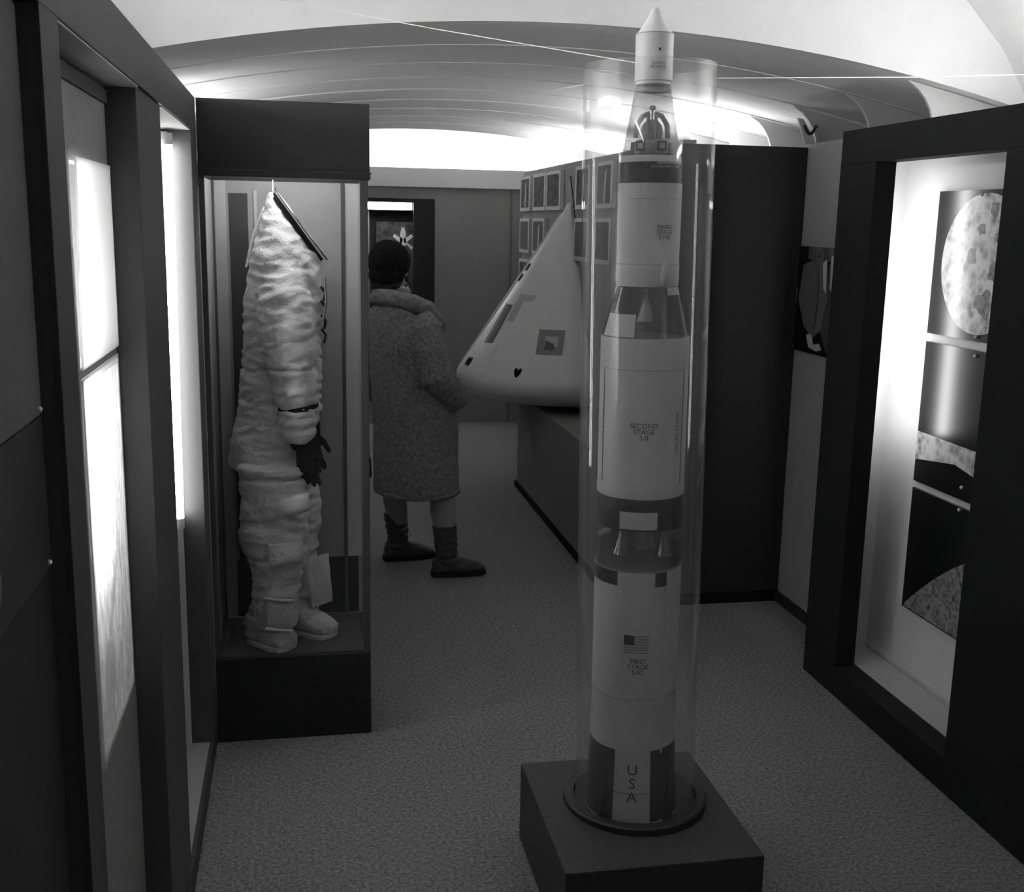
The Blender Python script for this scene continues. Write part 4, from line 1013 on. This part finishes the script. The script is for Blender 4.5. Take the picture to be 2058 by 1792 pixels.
# third stage
s3 = local(lat('third_stage', [(0.0715, 1.538), (0.0735, 1.55), (0.0735, 1.59), (0.0725, 1.592), (0.0735, 1.77), (0.0735, 1.779)], M['hullwhite']))
cyl_patch('ring_line', -90, 90, 1.589, 1.591, 0.0735, 0.0735, M['lightgray'], s3, 0.0012, 30)
cyl_patch('panel_line', -45, 80, 1.742, 1.7432, 0.0735, 0.0735, M['hullgray'], s3, 0.0004, 24)
hull_text('THIRD\nSTAGE\nS-IVB', 0.0135, 30, 1.665, 0.0735, s3, 1.0, 0.85)
g = MB(); a = math.radians(32); d = Vector((math.sin(a), -math.cos(a), 0)); c_ = d * 0.074
g.loft([(c_ + Z * zz(1.545), d * 0.006, Vector((-d.y, d.x, 0)) * 0.012), (c_ + Z * zz(1.565), d * 0.012, Vector((-d.y, d.x, 0)) * 0.014), (c_ + Z * zz(1.59), d * 0.010, Vector((-d.y, d.x, 0)) * 0.010), (c_ + Z * zz(1.606), d * 0.002, Vector((-d.y, d.x, 0)) * 0.002)], 14); g.build('thruster_pod', M['hullwhite'], s3, smooth=True)
# instrument unit
iu = local(lat('instrument_unit', [(0.0715, 1.779), (0.0715, 1.826), (0.069, 1.828), (0.0, 1.828)], M['hullblack'], caps=False))
cyl_patch('label_strip', 12, 72, 1.8225, 1.8265, 0.0716, 0.0716, M['hullgray'], iu, 0.0004)
me = text_mesh('INSTRUMENT UNIT', 0.0085, 1.05)
for v in me.vertices:
    a = math.radians(32) + v.co.x / 0.0715
    v.co = Vector((0.0726 * math.sin(a), -0.0726 * math.cos(a), zz(1.816) + v.co.y))
me.materials.append(M['lightgray']); link('lettering', me, iu)
cyl_patch('rim', -179.9, 179.9, 1.826, 1.842, 0.0690, 0.0675, M['hullwhite'], RK, 0.001, 60)
# clear adapter cone with the lander inside
lat('clear_adapter', [(0.0675, 1.838), (0.0395, 2.000), (0.0380, 2.000), (0.0660, 1.838), (0.0675, 1.838)], M['clear_cone'], caps=False)
lat('adapter_ring', [(0.0392, 1.985), (0.0388, 1.992), (0.0372, 1.992), (0.0376, 1.985), (0.0392, 1.985)], M['hullwhite'], caps=False)
lm = local(link('lander', MB().lathe([(0.0, zz(1.845)), (0.038, zz(1.85)), (0.038, zz(1.872)), (0.03, zz(1.88)), (0.0, zz(1.88))], 8).mesh('lander', M['foil']), RK))
g = MB(); g.lathe([(0.0, zz(1.925)), (0.012, zz(1.923)), (0.022, zz(1.912)), (0.026, zz(1.897)), (0.022, zz(1.882)), (0.0, zz(1.88))], 20, caps=False); g.build('cabin', M['foil'], lm, smooth=True)
for s in (-1, 1):
    g = MB(); g.path([(0.036 * s, -0.02, zz(1.882)), (0.034 * s, -0.018, zz(1.91)), (0.022 * s, -0.012, zz(1.93)), (0.006 * s, -0.008, zz(1.937))], 0.006, 10); g.build('folded_leg', M['hullwhite'], lm, smooth=True)
    g = MB(); g.box(0.024 * s - 0.011, 0.024 * s + 0.011, -0.046, -0.040, zz(1.852), zz(1.874)); g.build('footpad_box', M['hullblack'], lm)
    g = MB(); g.box(0.024 * s - 0.006, 0.024 * s + 0.006, -0.0475, -0.046, zz(1.857), zz(1.869)); g.build('hatch', M['foil'], lm)
g = MB(); g.path([(0, 0, zz(1.925)), (0, 0, zz(1.955))], 0.0022, 8); g.ball((0, -0.002, zz(1.95)), 0.008, 0.004, 0.006, 10, 8); g.build('antenna', M['hullwhite'], lm, smooth=True)
g = MB(); g.path([(-0.01, -0.028, zz(1.88)), (-0.008, -0.03, zz(1.93))], 0.004, 8); g.path([(0.01, -0.028, zz(1.88)), (0.008, -0.03, zz(1.93))], 0.004, 8); g.build('ladder_rail', M['hullwhite'], lm, smooth=True)
# service and command module
sm = local(lat('service_module', [(0.0392, 2.000), (0.0392, 2.006), (0.0425, 2.008), (0.0425, 2.108), (0.0395, 2.1095)], M['hullwhite']))
cyl_patch('ring_line', -90, 90, 2.106, 2.1075, 0.0425, 0.0425, M['hullgray'], sm, 0.0006, 30)
hull_text('SERVICE\nMODULE', 0.0085, 14, 2.038, 0.0425, sm, 1.0, 0.9)
cyl_patch('port', 14, 20, 2.068, 2.074, 0.0425, 0.0425, M['ink'], sm, 0.0006)
lat('command_module', [(0.0395, 2.1095), (0.031, 2.121), (0.016, 2.145), (0.010, 2.160), (0.005, 2.164), (0.0, 2.165)], M['white'])

# guy wires of the tube
def wire(p, q, label): 
    g = MB(); g.path([p, Vector(p).lerp(Vector(q), 0.5) - Z * 0.004, q], 0.0011, 6)
    tag(g.build('guy_wire', M['wire'], None), label, 'wire', 'guy wires of the rocket tube')
tc_ = Vector((RC.x - 0.037, RC.y, 2.03)); sd = Vector((-dd.y, dd.x, 0))
wire(tuple(tc_ - sd * 0.03 + Vector((0, 0, 0.012))), (-0.047, 3.597, 2.325), 'pale guy wire running from the tube rim up to the left')
wire(tuple(tc_ + sd * 0.15 + Vector((0, 0, -0.02))), (2.43, 3.40, 2.193), 'pale guy wire running from the tube rim to the right')
wire(tuple(tc_ - sd * 0.15 + Vector((0, 0, -0.035))), (1.12, 5.4, 2.298), 'faint guy wire running from the tube rim back to the left')

# bracket and wiring under the rib near the partition
t = thing('cable_bracket', 'curled dark cable on a small bracket at the ceiling rib above the partition', 'bracket', (2.16, 4.5, 2.08))
MB().prism([(2.06, 4.50, 2.135), (2.085, 4.50, 2.13), (2.15, 4.50, 2.03), (2.10, 4.50, 2.03)], (0, 0.012, 0)).build('plate', M['gusset'], t)
g = MB(); g.path([(2.085 + 0.055 * u, 4.49, 2.105 - 0.035 * math.sin(PI * u)) for u in [i / 10 for i in range(11)]], 0.006, 8); g.build('cable', M['cord'], t, smooth=True)

for o in list(bpy.data.objects):
    if '_local' in o: del o['_local']
